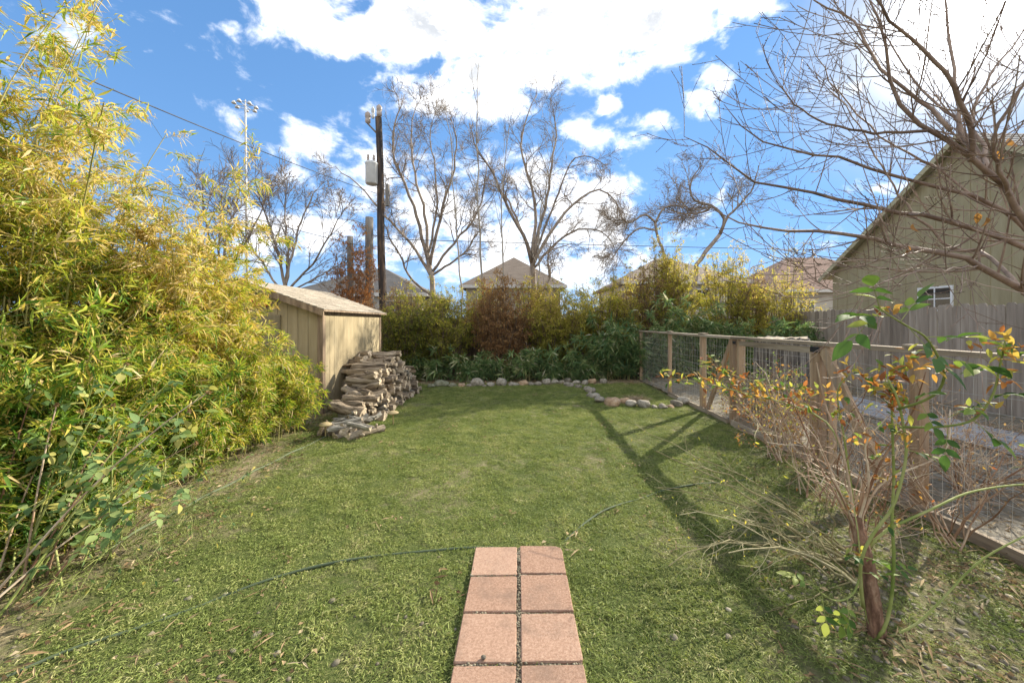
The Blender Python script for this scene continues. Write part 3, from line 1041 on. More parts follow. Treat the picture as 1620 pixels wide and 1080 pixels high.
# far heap in the shade
for k in range(26):
    y = wood_rng.uniform(8.6, 9.3)
    put_log('grey', wood_rng.uniform(-2.95, -2.75), y, .05 + (k % 6) * .10 * (1 - .25 * abs(y - 9.1)), wood_rng.gauss(.1, .35), wood_rng.gauss(0, .15), 1.0, wood_rng.uniform(.9, 1.3), k % 6 == 5)

# ------------------------------------------------------------------ path lights
M_LAMP = pmat('tan_lamp_metal', [(0, (0.32, 0.24, 0.11)), (1, (0.46, 0.36, 0.19))], 6, 4, 0.6, spec=0.3)
def lathe(g, prof, seg=18, off=(0, 0, 0), rnd=.5, mi=0):
    th = np.arange(seg) * 2 * math.pi / seg
    V = np.vstack([np.c_[r * np.cos(th), r * np.sin(th), np.full(seg, z)] for r, z in prof]) + np.array(off)
    fs = [[k * seg + j, k * seg + (j + 1) % seg, (k + 1) * seg + (j + 1) % seg, (k + 1) * seg + j] for k in range(len(prof) - 1) for j in range(seg)]
    g.add(V, fs, rnd, mi)
for (px, py, lab) in ((622, 671, 'tan mushroom path light standing beside the firewood stack'), (515, 692, 'tan mushroom path light half hidden at the bamboo edge')):
    b = G(px, py)
    t = thing('path_light', lab, 'path light', b, 0, 'small path lights by the firewood')
    g = Geo(); lathe(g, [(.0, -.05), (.010, 0), (.010, .15), (.022, .16), (.024, .175)], 10); g.build('stake', M_LAMP, t, True)
    g = Geo(); lathe(g, [(.02, .172), (.078, .176), (.088, .186), (.088, .194), (.075, .206), (.04, .222), (.012, .228), (.0, .229)], 24); g.build('cap', M_LAMP, t, True)

# ------------------------------------------------------------------ border stones
M_MOSS = pmat('mossy_stone', [(0, (0.10, 0.11, 0.06)), (0.5, (0.20, 0.20, 0.13)), (1, (0.36, 0.34, 0.26))], 2, 6, .95, .05, 6)
M_RUST = pmat('ochre_stone', [(0, (0.24, 0.15, 0.085)), (0.5, (0.42, 0.29, 0.18)), (1, (0.54, 0.42, 0.30))], 2, 6, .9, .05, 6)
STONES = [(697, 611, 22, 'm'), (716, 612, 14, 'm'), (730, 612, 14, 'r'), (742, 612, 10, 'w'), (753, 611, 21, 'w'), (766, 612, 8, 'w'), (775, 611, 12, 'w'), (793, 610, 22, 'w'), (812, 610, 16, 'w'), (828, 609, 16, 'r'), (840, 609, 13, 'w'),
          (852, 610, 12, 'w'), (864, 608, 17, 'w'), (878, 606, 14, 'w'), (889, 606, 12, 'w'), (901, 611, 17, 'w'), (900, 604, 14, 'w'), (912, 607, 13, 'w'), (915, 614, 12, 'w'), (926, 608, 14, 'w'), (938, 606, 15, 'r'),
          (930, 617, 14, 'w'), (936, 621, 18, 'w'), (934, 627, 14, 'w'), (942, 629, 18, 'w'), (950, 637, 21, 'w'), (970, 642, 26, 'r'), (992, 638, 20, 'r'), (1000, 643, 24, 'w'), (1021, 645, 22, 'w'), (1037, 646, 14, 'w'), (1050, 646, 15, 'w'),
          (1062, 645, 12, 'r'), (1073, 643, 20, 'w'), (1087, 640, 22, 'w'), (955, 606, 13, 'w'), (742, 606, 10, 'm'), (682, 613, 14, 'm')]
def stone_label(m_, px, py, wpx):
    size = 'large' if wpx >= 20 else ('small' if wpx <= 12 else 'medium')
    col = {'m': 'mossy green grey', 'w': 'pale limestone', 'r': 'ochre brown'}[m_]
    if px > 985:
        place = 'in front of the dead plant clump'
    elif py > 612.5 and px > 895:
        place = 'where the border curves across the lawn'
    else:
        place = 'in the row along the back hedge'
    return '%s %s rock %s' % (size, col, place), '%s %s rocks %s' % (size, col, place)
for mset, mat in (('w', M_STONE), ('r', M_RUST), ('m', M_MOSS)):
    meshes = [rock_mesh('border_stone', mat, 3, .34, 100 + k + ord(mset), .72, 2.1) for k in range(7)]
    for k, (px, py, wpx, m_) in enumerate(STONES):
        if m_ != mset:
            continue
        p = G(px, py)
        wd = wpx / F * p[1] * .53
        o = obj('border_stone', meshes[k % 7], loc=(p[0], p[1] + wd * .5, wd * random.uniform(.08, .36)))
        o.scale = (wd * random.uniform(.85, 1.1), wd * random.uniform(.65, 1.0), wd * random.uniform(.6, 1.0))
        o.rotation_euler = (random.uniform(-.2, .2), random.uniform(-.2, .2), random.uniform(0, 6.28))
        lb, gp = stone_label(m_, px, py, wpx)
        tag(o, lb, 'stone', gp)

# dry grass clump in the stone bed
M_DRY = leafmat('dry_stem', [(0, (0.16, 0.11, 0.07)), (0.5, (0.33, 0.25, 0.16)), (1, (0.50, 0.41, 0.28))], trans=.1, rough=.8)
b = G(1008, 634)
dg = thing('dry_plant', 'low brown dead plant clump behind the border rocks', 'dead plant', b)
g = Geo()
n = 500
d = unit(rng.normal(size=(n, 3)) * [1, 1, .25] + [0, 0, .55])
leaves(g, np.c_[rng.normal(0, .09, (n, 2)), np.full(n, .01)], d, rand_unit(n), .12 + .2 * rng.random(n), .006, .15, .1)
g.build('stems', M_DRY, dg, kind='stuff')
g = Geo(); lathe(g, [(.10, -.02), (.08, .03), (.02, .06), (0, .062)], 9); g.build('crown', M_DRY, dg)

# ------------------------------------------------------------------ wire fence and gate
M_CEDAR = pmat('cedar_post', [(0, (0.24, 0.155, 0.09)), (0.5, (0.36, 0.25, 0.155)), (1, (0.46, 0.345, 0.23))], 2.2, 7, .85, .006, 50, stretch=(7, 7, .5), obj_rnd=.5,
               second=((.25, .22, .19), 2.0, .5, .75, .6))
M_RAIL = pmat('weathered_rail', [(0, (0.17, 0.13, 0.09)), (0.5, (0.31, 0.25, 0.18)), (1, (0.45, 0.38, 0.29))], 2.2, 7, .9, .006, 50, stretch=(7, .5, 7), obj_rnd=.5)
M_WIRE = pmat('galvanised_wire', [(0, (0.34, 0.33, 0.30)), (1, (0.50, 0.48, 0.44))], 8, 3, .5, spec=.4, metallic=.3)
M_BLACK = pmat('black_latch', [(0, (0.015, 0.015, 0.016)), (1, (0.03, 0.03, 0.03))], 8, 3, .5)
FX = 3.55
RAILZ = 1.43
fence = thing('wire_fence', 'cedar post and welded wire fence along the lawn edge', 'fence', (FX, 6.2, 0))
FOFF = np.array([FX, 6.2, 0])
def fb(name, lo, hi, mat, bev=.004, par=fence):
    g = Geo()
    bevbox(g, np.array(lo) - FOFF, np.array(hi) - FOFF, bev)
    return g.build(name, mat, par)
def fbeam(name, a, b, w, h, mat, par=fence, side=(1, 0, 0)):
    a = np.array(a) - FOFF; b = np.array(b) - FOFF
    d = unit(b - a); s = unit(np.cross(d, np.cross(side, d))); s = unit(np.array(side) - np.dot(side, d) * d); u = np.cross(d, s)
    V = [p + sx * s * w / 2 + sz * u * h / 2 for p in (a, b) for (sx, sz) in ((-1, -1), (1, -1), (1, 1), (-1, 1))]
    g = Geo(); g.add(V, BOXF)
    return g.build(name, mat, par)
POSTS = [10.98, 8.88, 7.29, 6.26, 4.46, 3.36, 2.25]
for k, y in enumerate(POSTS):
    w = .075 if k in (0, 1) else .09
    fb('post', (FX - w / 2, y - w / 2, -.1), (FX + w / 2, y + w / 2, RAILZ - .022), M_CEDAR)
    if k in (1, 2, 5):
        fb('post_cap', (FX - w * .62, y - w * 1.15, RAILZ + .024), (FX + w * .62, y + w * 1.15, RAILZ + .052), M_RAIL, .006)
fb('post', (FX + .055, 6.15, -.1), (FX + .135, 6.235, RAILZ - .024), M_CEDAR)      # gate post doubled
fb('post', (FX + .055, 4.40, -.1), (FX + .15, 4.50, RAILZ - .03), M_CEDAR)
ry = [11.02, 8.88, 6.26, 4.44, 3.36, 2.2]
for a, b in zip(ry[:-1], ry[1:]):
    fb('top_rail', (FX - .055, b + .003, RAILZ - .02 + random.uniform(-.004, .004)), (FX + .055, a - .003, RAILZ + .022), M_RAIL)
fbeam('brace', (FX + .05, 7.2, .05), (FX + .01, 6.32, RAILZ - .05), .04, .085, M_CEDAR)
fbeam('brace', (FX - .02, 3.62, .08), (FX - .02, 4.38, RAILZ - .06), .04, .12, M_CEDAR)
fbeam('bottom_board', (FX - .06, 6.2, .035), (FX - .06, 4.55, .035), .04, .11, M_RAIL)
fbeam('bottom_board', (FX - .06, 4.38, .035), (FX - .06, 1.6, .035), .04, .11, M_RAIL)
fbeam('bottom_board', (FX - .06, 8.8, .03), (FX - .06, 6.32, .03), .04, .09, M_RAIL)
def mesh_panel(name, ya, yb, par):
    g = Geo()
    x = FX + .03
    ys = np.arange(min(ya, yb) + .05, max(ya, yb) - .03, .075)
    n = len(ys)
    p = np.zeros((n, 5, 3))
    p[..., 0] = x + rng.normal(0, .004, (n, 5)); p[..., 1] = ys[:, None] + rng.normal(0, .004, (n, 5)); p[..., 2] = np.linspace(.05, RAILZ - .02, 5)
    tubes(g, p - FOFF, np.full((n, 5), .0016), 4)
    zs = np.arange(.08, RAILZ - .05, .13)
    n = len(zs)
    p = np.zeros((n, 6, 3))
    p[..., 0] = x + rng.normal(0, .005, (n, 6)); p[..., 1] = np.linspace(ya, yb, 6); p[..., 2] = zs[:, None] + rng.normal(0, .006, (n, 6))
    tubes(g, p - FOFF, np.full((n, 6), .0019), 4)
    return g.build(name, M_WIRE, par)
for a, b in zip(POSTS[:-1], POSTS[1:]):
    if a == 6.26:
        continue
    mesh_panel('wire_mesh', a, b, fence)
gate = thing('gate', 'wire mesh garden gate between two doubled cedar posts', 'gate', (FX, 6.2, 0))
fb('gate_stile', (FX - .02, 6.07, .06), (FX + .03, 6.14, RAILZ - .04), M_CEDAR, par=gate)
fb('gate_stile', (FX - .02, 4.52, .06), (FX + .03, 4.60, RAILZ - .04), M_CEDAR, par=gate)
fb('gate_rail', (FX - .015, 4.605, .08), (FX + .025, 6.065, .16), M_RAIL, par=gate)
fb('gate_rail', (FX - .015, 4.605, RAILZ - .12), (FX + .025, 6.065, RAILZ - .045), M_RAIL, par=gate)
mesh_panel('wire_mesh', 6.07, 4.6, gate)
fb('latch', (FX - .07, 4.40, RAILZ - .10), (FX - .05, 4.53, RAILZ - .035), M_BLACK, par=gate)
fb('latch', (FX - .07, 6.10, RAILZ - .10), (FX - .05, 6.17, RAILZ - .05), M_BLACK, par=gate)

# ------------------------------------------------------------------ stump
b = np.array([4.95, 7.1, 0])
M_STUMPB = pmat('stump_bark', [(0, (0.025, 0.022, 0.02)), (0.45, (0.11, 0.10, 0.088)), (1, (0.33, 0.305, 0.265))], 5, 8, .95, .08, 9, stretch=(2.6, 2.6, .35))
st = thing('tree_stump', 'tall grey bark tree stump standing behind the wire gate', 'stump', b)
g = Geo()
S, K = 40, 9
th = np.arange(S) * 2 * math.pi / S
prof = 1 + .05 * np.sin(3 * th + 1) + .04 * np.sin(5 * th) + .025 * np.sin(11 * th + 2) + rng.normal(0, .02, S)
rings = []
for k in range(K):
    z = 1.40 * k / (K - 1)
    r = .43 * (1.12 - .14 * (k / (K - 1)) ** .6) * prof * (1 + rng.normal(0, .012, S))
    zz = np.full(S, z) + (rng.normal(0, .015, S) if k == K - 1 else 0)
    rings.append(np.c_[r * np.cos(th), r * np.sin(th), zz])
V = np.vstack(rings)
g.add(V, [[k * S + j, k * S + (j + 1) % S, (k + 1) * S + (j + 1) % S, (k + 1) * S + j] for k in range(K - 1) for j in range(S)])
g.build('bark', M_STUMPB, st, True)
g = Geo()
V = np.vstack([rings[-1] * [.985, .985, 1] - [0, 0, .012], [[0, 0, 1.39]]])
g.add(V, [[j, (j + 1) % S, S] for j in range(S)])
g.build('cut_top', M_CUT, st)

# ------------------------------------------------------------------ privacy fences
M_PICKET = pmat('grey_picket', [(0, (0.20, 0.165, 0.13)), (0.5, (0.31, 0.26, 0.21)), (1, (0.42, 0.36, 0.295))], 1.6, 7, .95, .005, 60, stretch=(7, 7, .45), obj_rnd=.7,
                second=((.06, .05, .045), 2.6, .66, .72, .7))
def picket_mesh(w, h, t):
    g = Geo()
    c = w * .22
    prof = [(-w / 2, 0), (w / 2, 0), (w / 2, h - c), (w / 2 - c, h), (-w / 2 + c, h), (-w / 2, h - c)]
    V = [(x, -t / 2, z) for x, z in prof] + [(x, t / 2, z) for x, z in prof]
    g.add(V, [[j, (j + 1) % 6, 6 + (j + 1) % 6, 6 + j][::-1] for j in range(6)])
    g.f.append(np.array([[0, 1, 2, 3, 4, 5], [11, 10, 9, 8, 7, 6]]) + g.n - 12); g.m.append(np.zeros(2, int))
    return g.mesh('picket', M_PICKET)
pm_ = [picket_mesh(.137, 2.02 + .012 * k, .018) for k in range(3)]
pf = thing('privacy_fence', 'weathered grey wooden privacy fence in front of the green house', 'fence', (8.8, 6, 0))
y = 3.2
while y < 12.7:
    o = obj('picket', random.choice(pm_), pf, (random.uniform(-.006, .006), y - 6, random.uniform(-.02, .012)))
    o.rotation_euler = (random.uniform(-.004, .004), random.uniform(-.006, .006), R(90))
    y += .1425
for z in (.35, 1.0, 1.75):
    g = Geo(); box(g, (.012, -2.85, z), (.05, 6.7, z + .09)); g.build('fence_rail', M_PICKET, pf)
bf = thing('back_fence', 'brown wooden board fence hidden behind the back hedge', 'fence', (0, 12.75, 0))
M_PICKB = pmat('brown_picket', [(0, (0.07, 0.05, 0.035)), (0.5, (0.14, 0.105, 0.075)), (1, (0.22, 0.17, 0.125))], 1.6, 7, .95, .005, 60, stretch=(7, 7, .45), obj_rnd=.7)
pmb = picket_mesh(.14, 1.85, .018); pmb.materials.clear(); pmb.materials.append(M_PICKB)
x = -9.0
while x < 8.75:
    o = obj('picket', pmb, bf, (x, random.uniform(-.006, .006), random.uniform(-.03, .02)))
    o.rotation_euler = (0, random.uniform(-.006, .006), 0)
    x += .146
g = Geo(); box(g, (-9, .012, 1.5), (8.7, .05, 1.59)); g.build('fence_rail', M_PICKB, bf)

# stepping path of grey pavers along the grey fence
M_GPAV = pmat('grey_paver', [(0, (0.20, 0.20, 0.20)), (1, (0.36, 0.36, 0.36))], 9, 6, .9, .002, 90, obj_rnd=.5)
gb = Geo(); gb.add(*sheet(6.1, 7.5, 2.6, 9.4, .35, lambda x, y: 0.045 + 0 * x)); sp = gb.build('side_path', M_PJOINT, kind='structure')
sm_ = Geo(); slab(sm_, .385, .385, .04, [.006] * 4, .006); sme = sm_.mesh('side_paver', M_GPAV)
for i in range(3):
    for j in range(16):
        o = obj('paver', sme, sp, (6.35 + i * .4 + random.uniform(-.004, .004), 2.85 + j * .4, .022 + random.uniform(-.003, .003)))
        o.rotation_euler = (0, 0, random.uniform(-.01, .01))

# ------------------------------------------------------------------ green house
M_GREEN = pmat('olive_siding', [(0, (0.29, 0.25, 0.145)), (0.5, (0.335, 0.29, 0.175)), (1, (0.38, 0.335, 0.21))], 1.5, 5, .8, .002, 60, stretch=(4, 4, .6))
M_GTRIM = pmat('olive_trim', [(0, (0.36, 0.33, 0.20)), (1, (0.44, 0.405, 0.26))], 3, 4, .8)
M_DSHING = pmat('grey_shingle', [(0, (0.06, 0.06, 0.065)), (0.5, (0.12, 0.12, 0.125)), (1, (0.19, 0.19, 0.195))], 14, 6, .95, .005, 90, rnd_amt=.5)
M_WHITE = pmat('white_frame', [(0, (0.66, 0.66, 0.64)), (1, (0.80, 0.80, 0.78))], 4, 4, .5, spec=.4)
M_GLASS = pmat('dark_pane', [(0, (0.012, 0.016, 0.018)), (1, (0.03, 0.035, 0.04))], 2, 3, .06, spec=.8)
HX, AY, AZ, EZ, EY = 16.0, 13.52, 8.30, 4.15, 19.3
HW = EY - AY
gh = thing('green_house', 'olive green board and batten house gable above the grey fence', 'house', (HX, AY, 0))
def hz(y):
    return AZ - (AZ - EZ) * abs(y - AY) / HW
g = Geo()
ya, yb = AY - HW, AY + HW
V = np.array([(HX, ya, 0), (HX, yb, 0), (HX, yb, EZ), (HX, AY, AZ), (HX, ya, EZ)])
V2 = V + [8, 0, 0]
A = np.vstack([V, V2]) - [HX, AY, 0]
g.add(A, [[0, 1, 6, 5], [1, 2, 7, 6], [4, 0, 5, 9]][::1])
g.f.append(np.array([[0, 4, 3, 2, 1], [5, 6, 7, 8, 9]]) + g.n - 10); g.m.append(np.zeros(2, int))
g.build('wall', M_GREEN, gh)
y = ya + .1
while y < yb:
    g = Geo(); box(g, (-.022, y - .025 - AY, .05), (-.001, y + .025 - AY, hz(y) - .12)); g.build('batten', M_GREEN, gh)
    y += .56
for sgn in (-1, 1):
    g = Geo()
    nc = 22
    L = HW + .45
    for k in range(nc):
        a0, a1 = L * (1 - k / nc), L * (1 - min(1, (k + 1.12) / nc))
        sl2 = (AZ - EZ) / HW
        za, zb = AZ - a0 * sl2 + .13, AZ - a1 * sl2 + .115
        for j in range(9):
            x0, x1 = -.38 + j * .95, -.38 + (j + 1) * .95 - .005
            v = np.array([[x0, sgn * a0, za - .015], [x1, sgn * a0, za - .015], [x1, sgn * a1, zb - .015], [x0, sgn * a1, zb - .015],
                          [x0, sgn * a0, za], [x1, sgn * a0, za], [x1, sgn * a1, zb], [x0, sgn * a1, zb]])
            g.add(v, BOXF, random.random())
    rf_ = g.build('roof', M_DSHING, gh)
    g = Geo()
    v = []
    for x0, x1 in ((-.40, -.36),):
        for (a, dz0, dz1) in ((0, -.12, .10), (L, -.12, .10)):
            z = AZ - a * sl2
            v += [(x0, sgn * a, z + dz0), (x1, sgn * a, z + dz0), (x1, sgn * a, z + dz1), (x0, sgn * a, z + dz1)]
    g.add(v, BOXF)
    g.build('rake_board', M_GTRIM, rf_)
    g = Geo()
    v = [(x, sgn * a, AZ - a * sl2 + dz) for dz in (.06, .095) for (x, a) in ((-.355, 0), (8.1, 0), (8.1, L - .01), (-.355, L - .01))]
    g.add(v, BOXF)
    g.build('soffit', M_GTRIM, rf_)
def window(par, x, yc, zc, w, h, ax='y', cols=2, rows=2):
    """window on a wall facing -X (ax y) or -Y (ax x); coordinates local to parent"""
    def bb(gg, a0, a1, z0, z1, d0, d1):
        if ax == 'y':
            box(gg, (x + d0, a0, z0), (x + d1, a1, z1))
        else:
            box(gg, (a0, x + d0, z0), (a1, x + d1, z1))
    g = Geo(); bb(g, yc - w / 2, yc + w / 2, zc - h / 2, zc + h / 2, -.03, -.003)
    wo = g.build('window', M_GLASS, par)
    g = Geo()
    t = .075
    bb(g, yc - w / 2 - t, yc - w / 2, zc - h / 2 - t, zc + h / 2 + t, -.05, -.002)
    bb(g, yc + w / 2, yc + w / 2 + t, zc - h / 2 - t, zc + h / 2 + t, -.05, -.002)
    bb(g, yc - w / 2 + .001, yc + w / 2 - .001, zc + h / 2, zc + h / 2 + t, -.048, -.002)
    bb(g, yc - w / 2 + .001, yc + w / 2 - .001, zc - h / 2 - t, zc - h / 2, -.048, -.002)
    g.build('frame', M_WHITE, wo)
    g = Geo()
    for c in range(1, cols):
        a = yc - w / 2 + w * c / cols
        bb(g, a - .022, a + .022, zc - h / 2 + .001, zc + h / 2 - .001, -.042, -.031)
    for r_ in range(1, rows):
        z = zc - h / 2 + h * r_ / rows
        bb(g, yc - w / 2 + .002, yc + w / 2 - .002, z - .018, z + .018, -.040, -.0315)
    g.build('muntin', M_WHITE, wo)
window(gh, -.001, 14.55 - AY, 2.58, 1.08, .80)

# ------------------------------------------------------------------ far houses
M_BSH = pmat('brown_shingle', [(0, (0.15, 0.115, 0.085)), (0.5, (0.235, 0.185, 0.14)), (1, (0.31, 0.25, 0.195))], 3, 6, .95, .03, 6, stretch=(.5, .5, 7))
M_RSH = pmat('reddish_shingle', [(0, (0.16, 0.09, 0.065)), (0.5, (0.225, 0.135, 0.10)), (1, (0.29, 0.18, 0.135))], 3, 6, .95, .03, 6, stretch=(.5, .5, 7))
M_GSH = pmat('charcoal_shingle', [(0, (0.08, 0.075, 0.07)), (1, (0.15, 0.14, 0.13))], 3, 6, .95, .03, 6, stretch=(.5, .5, 7))
M_HWALL = pmat('pale_siding', [(0, (0.42, 0.40, 0.36)), (1, (0.56, 0.53, 0.48))], 2, 4, .85)
M_HWALL2 = pmat('beige_siding', [(0, (0.36, 0.31, 0.24)), (1, (0.46, 0.41, 0.33))], 2, 4, .85)
M_HTRIM = pmat('house_trim', [(0, (0.52, 0.51, 0.48)), (1, (0.66, 0.65, 0.62))], 2, 4, .8)
def house(name, label, xc, y, w, d, ez, rz, mwall, mroof, hip=True, axis='x', over=.4, wins=()):
    t = thing(name, label, 'house', (xc, y, 0))
    g = Geo(); box(g, (-w / 2, 0, -.05), (w / 2, d, ez)); g.build('wall', mwall, t)
    g = Geo()
    o_ = over
    c = [(-w / 2 - o_, -o_, ez), (w / 2 + o_, -o_, ez), (w / 2 + o_, d + o_, ez), (-w / 2 - o_, d + o_, ez)]
    if axis == 'x':
        k = min(d / 2 + o_, w / 2) if hip else 0
        r0, r1 = (-w / 2 - o_ + k, d / 2, rz), (w / 2 + o_ - k, d / 2, rz)
    else:
        k = min(w / 2 + o_, d / 2) if hip else 0
        r0, r1 = (0, -o_ + k, rz), (0, d + o_ - k, rz)
    V = [(x, yy, z - .16) for x, yy, z in c] + [(x, yy, z) for x, yy, z in c] + [r0, r1]
    g.add(V, [[3, 2, 1, 0], [0, 1, 5, 4], [1, 2, 6, 5], [2, 3, 7, 6], [3, 0, 4, 7]])
    nb_ = g.n - 10
    if axis == 'x':
        q, tr = [[4, 5, 9, 8], [6, 7, 8, 9]], [[5, 6, 9], [7, 4, 8]]
    else:
        q, tr = [[5, 6, 9, 8], [7, 4, 8, 9]], [[4, 5, 8], [6, 7, 9]]
    g.f.append(np.array(q) + nb_); g.m.append(np.zeros(2, int))
    g.f.append(np.array(tr) + nb_); g.m.append(np.zeros(2, int))
    rf_ = g.build('roof', mroof, t)
    g = Geo(); box(g, (-w / 2 - o_ - .02, -o_ - .05, ez - .18), (w / 2 + o_ + .02, -o_ - .005, ez + .02)); g.build('fascia', M_HTRIM, rf_)
    for (wx, wz, ww, wh) in wins:
        window(t, -.001, wx, wz, ww, wh, 'x', 2, 2)
    return t
house('neighbor_house', 'pale sided house with dark roof behind the shed', *((P(565, 510, 22)[0],) + (22,)), 7.5, 7, 3.35, 5.3, M_HWALL, M_GSH, True, 'x', wins=((-1.2, 2.3, .9, 1.2), (2.2, 2.3, 1.0, 1.2)))
house('neighbor_house', 'brown hip roofed house seen between the bare trees', P(812, 510, 25)[0], 25, 6.2, 7, 4.1, 6.5, M_HWALL2, M_BSH, True, 'y', wins=((-1.8, 3.0, 1, 1.2), (1.6, 3.0, 1, 1.2)))
house('neighbor_house', 'wide taupe roofed house behind the vine mound', P(1085, 510, 24)[0], 24, 7.6, 8, 4.25, 6.4, M_HWALL, M_BSH, True, 'x', wins=((-2.0, 3.2, 1, 1.1), (1.0, 3.2, 1, 1.1)))
house('neighbor_house', 'red brown roofed house beside the green gable', P(1345, 510, 26)[0], 26, 11, 8, 3.9, 6.8, M_HWALL, M_RSH, True, 'x', wins=((-3.0, 2.6, 1, 1.1),))

# ------------------------------------------------------------------ utility pole and lines
M_POLE = pmat('creosote_pole', [(0, (0.022, 0.02, 0.02)), (0.5, (0.055, 0.045, 0.04)), (0.8, (0.13, 0.085, 0.055)), (1, (0.22, 0.15, 0.10))], 2.2, 7, .9, .012, 20, stretch=(4, 4, .5))
M_POLE2 = pmat('grey_pole', [(0, (0.12, 0.11, 0.10)), (1, (0.26, 0.24, 0.215))], 2.2, 7, .9, .012, 20, stretch=(4, 4, .4))
M_TANK = pmat('transformer_grey', [(0, (0.46, 0.46, 0.44)), (1, (0.60, 0.60, 0.58))], 4, 4, .5, spec=.4)
M_CERAM = pmat('brown_ceramic', [(0, (0.26, 0.20, 0.16)), (1, (0.42, 0.35, 0.29))], 4, 4, .4, spec=.5)
M_CABLE = pmat('black_cable', [(0, (0.03, 0.03, 0.032)), (1, (0.08, 0.08, 0.085))], 4, 2, .6)
def pole(x0, y, htop, r0, r1, lean, mat, name, label):
    t = thing(name, label, 'utility pole', (x0, y, 0))
    g = Geo()
    K = 14
    zz = np.linspace(-.2, htop, K)
    p = np.c_[lean * zz / htop + .02 * np.sin(zz), np.zeros(K), zz]
    tubes(g, p, np.linspace(r0, r1, K), 12, cap=True)
    g.build('post', mat, t, True)
    return t
UY = 15.0
ub = P(608, 510, UY)[0]
ut = P(599, 186, UY)
up = pole(ub, UY, ut[2], .165, .125, ut[0] - ub, M_POLE, 'utility_pole', 'dark utility pole with a grey transformer can near its top')
loc = np.array([ub, UY, 0])
tc_ = P(588, 275, UY - .15) - loc
g = Geo(); lathe(g, [(0, -.43), (.20, -.42), (.235, -.38), (.235, .34), (.25, .36), (.25, .40), (.20, .46), (0, .48)], 24, tc_); tk = g.build('transformer', M_TANK, up, True)
for dx, dz in ((-.12, .47), (.10, .45)):
    g = Geo(); lathe(g, [(.03, 0), (.06, .04), (.035, .08), (.06, .13), (.035, .17), (.055, .22), (.02, .27), (.0, .30)], 10, tc_ + [dx, -.05, dz]); g.build('bushing', M_CERAM, tk, True)
for dz in (-.25, .25):
    g = Geo(); box(g, tc_ + [.15, .05, dz], tc_ + [.36, .14, dz + .07]); g.build('bracket', M_TANK, tk)
g = Geo()
a = P(597, 212, UY) - loc; b = P(582, 196, UY - .2) - loc
tubes(g, np.array([a, b]), np.array([.035, .03]), 6, cap=True); g.build('crossarm', M_POLE2, up)
for (px, py, s) in ((582, 186, 1.2), (600, 175, 1.2), (590, 178, .7)):
    g = Geo(); q = P(px, py + 8, UY - .1) - loc
    lathe(g, [(.03 * s, -.05), (.085 * s, 0), (.085 * s, .12), (.05 * s, .14), (.09 * s, .2), (.09 * s, .34), (.03 * s, .42), (0, .44)], 12, q); g.build('insulator', M_CERAM if s == 1.2 else M_TANK, up, True)
g = Geo(); q = P(613, 310, UY - .1) - loc; box(g, q + [-.06, -.08, -.4], q + [.06, .08, .45]); g.build('conduit_box', M_POLE2, up)
p2 = pole(P(585, 510, 14)[0], 14, P(585, 344, 14)[2], .15, .14, 0, M_POLE2, 'utility_pole', 'short cut grey pole beside the tall dark utility pole')
p3 = pole(P(554, 510, 13.4)[0], 13.4, P(554, 374, 13.4)[2], .12, .10, .02, M_POLE2, 'utility_pole', 'short vine wrapped pole left of the grey cut pole')

def line(name, label, a, b, sag, r, n=40):
    t = np.linspace(0, 1, n)[:, None]
    p = a * (1 - t) + b * t
    p[:, 2] -= sag * 4 * (t * (1 - t))[:, 0]
    g = Geo(); tubes(g, p, np.full(n, r), 6)
    tag(g.build(name, M_CABLE, smooth=True), label, 'cable', 'overhead cables')
line('power_line', 'twisted service cable sloping from the pole over the bamboo', P(602, 308, UY), P(60, 92, 5.5), .10, .010)
line('power_line', 'thin overhead cable running through the bamboo tops', P(600, 395, UY), P(-60, 205, 5.2), .12, .010)
line('power_line', 'far thin overhead cable above the roofs at the right', P(606, 378, UY), P(1760, 402, 24), .10, .014)

# stadium light tower far away
TY = 55.0
tb = P(392, 510, TY)
tw = thing('light_tower', 'tall distant stadium light mast with a ring of floodlights', 'light mast', (tb[0], TY, 0))
M_MAST = pmat('galvanised_mast', [(0, (0.34, 0.35, 0.36)), (1, (0.46, 0.47, 0.48))], 1, 3, .5, spec=.4)
zt = P(388, 166, TY)[2]
g = Geo(); tubes(g, np.array([[0, 0, -.3], [-.2, 0, zt * .5], [-.35, 0, zt]]), np.array([.20, .17, .12]), 10, cap=True); g.build('mast', M_MAST, tw, True)
g = Geo()
th = np.linspace(0, 2 * math.pi, 25)
tubes(g, np.c_[-.35 + 1.15 * np.cos(th), 1.15 * np.sin(th), np.full(25, zt - .1)], np.full(25, .045), 6)
for k in range(4):
    a = k * math.pi / 2
    tubes(g, np.array([[-.35, 0, zt - .2], [-.35 + 1.15 * math.cos(a), 1.15 * math.sin(a), zt - .1]]), np.array([.05, .05]), 5)
g.build('ring', M_MAST, tw, True)
for k in range(7):
    a = k * 2 * math.pi / 7 + .3
    g = Geo(); lathe(g, [(0, .25), (.14, .2), (.30, -.1), (.30, -.16), (0, -.14)], 10, (-.35 + 1.35 * math.cos(a), 1.35 * math.sin(a), zt - .15)); g.build('floodlight', M_TANK, tw, True)
g = Geo(); lathe(g, [(.1, 0), (.1, .7), (0, .8)], 6, (-.35, 0, zt)); g.build('finial', M_MAST, tw)

# ------------------------------------------------------------------ vegetation helpers
CAM = np.array([0, 0, H])

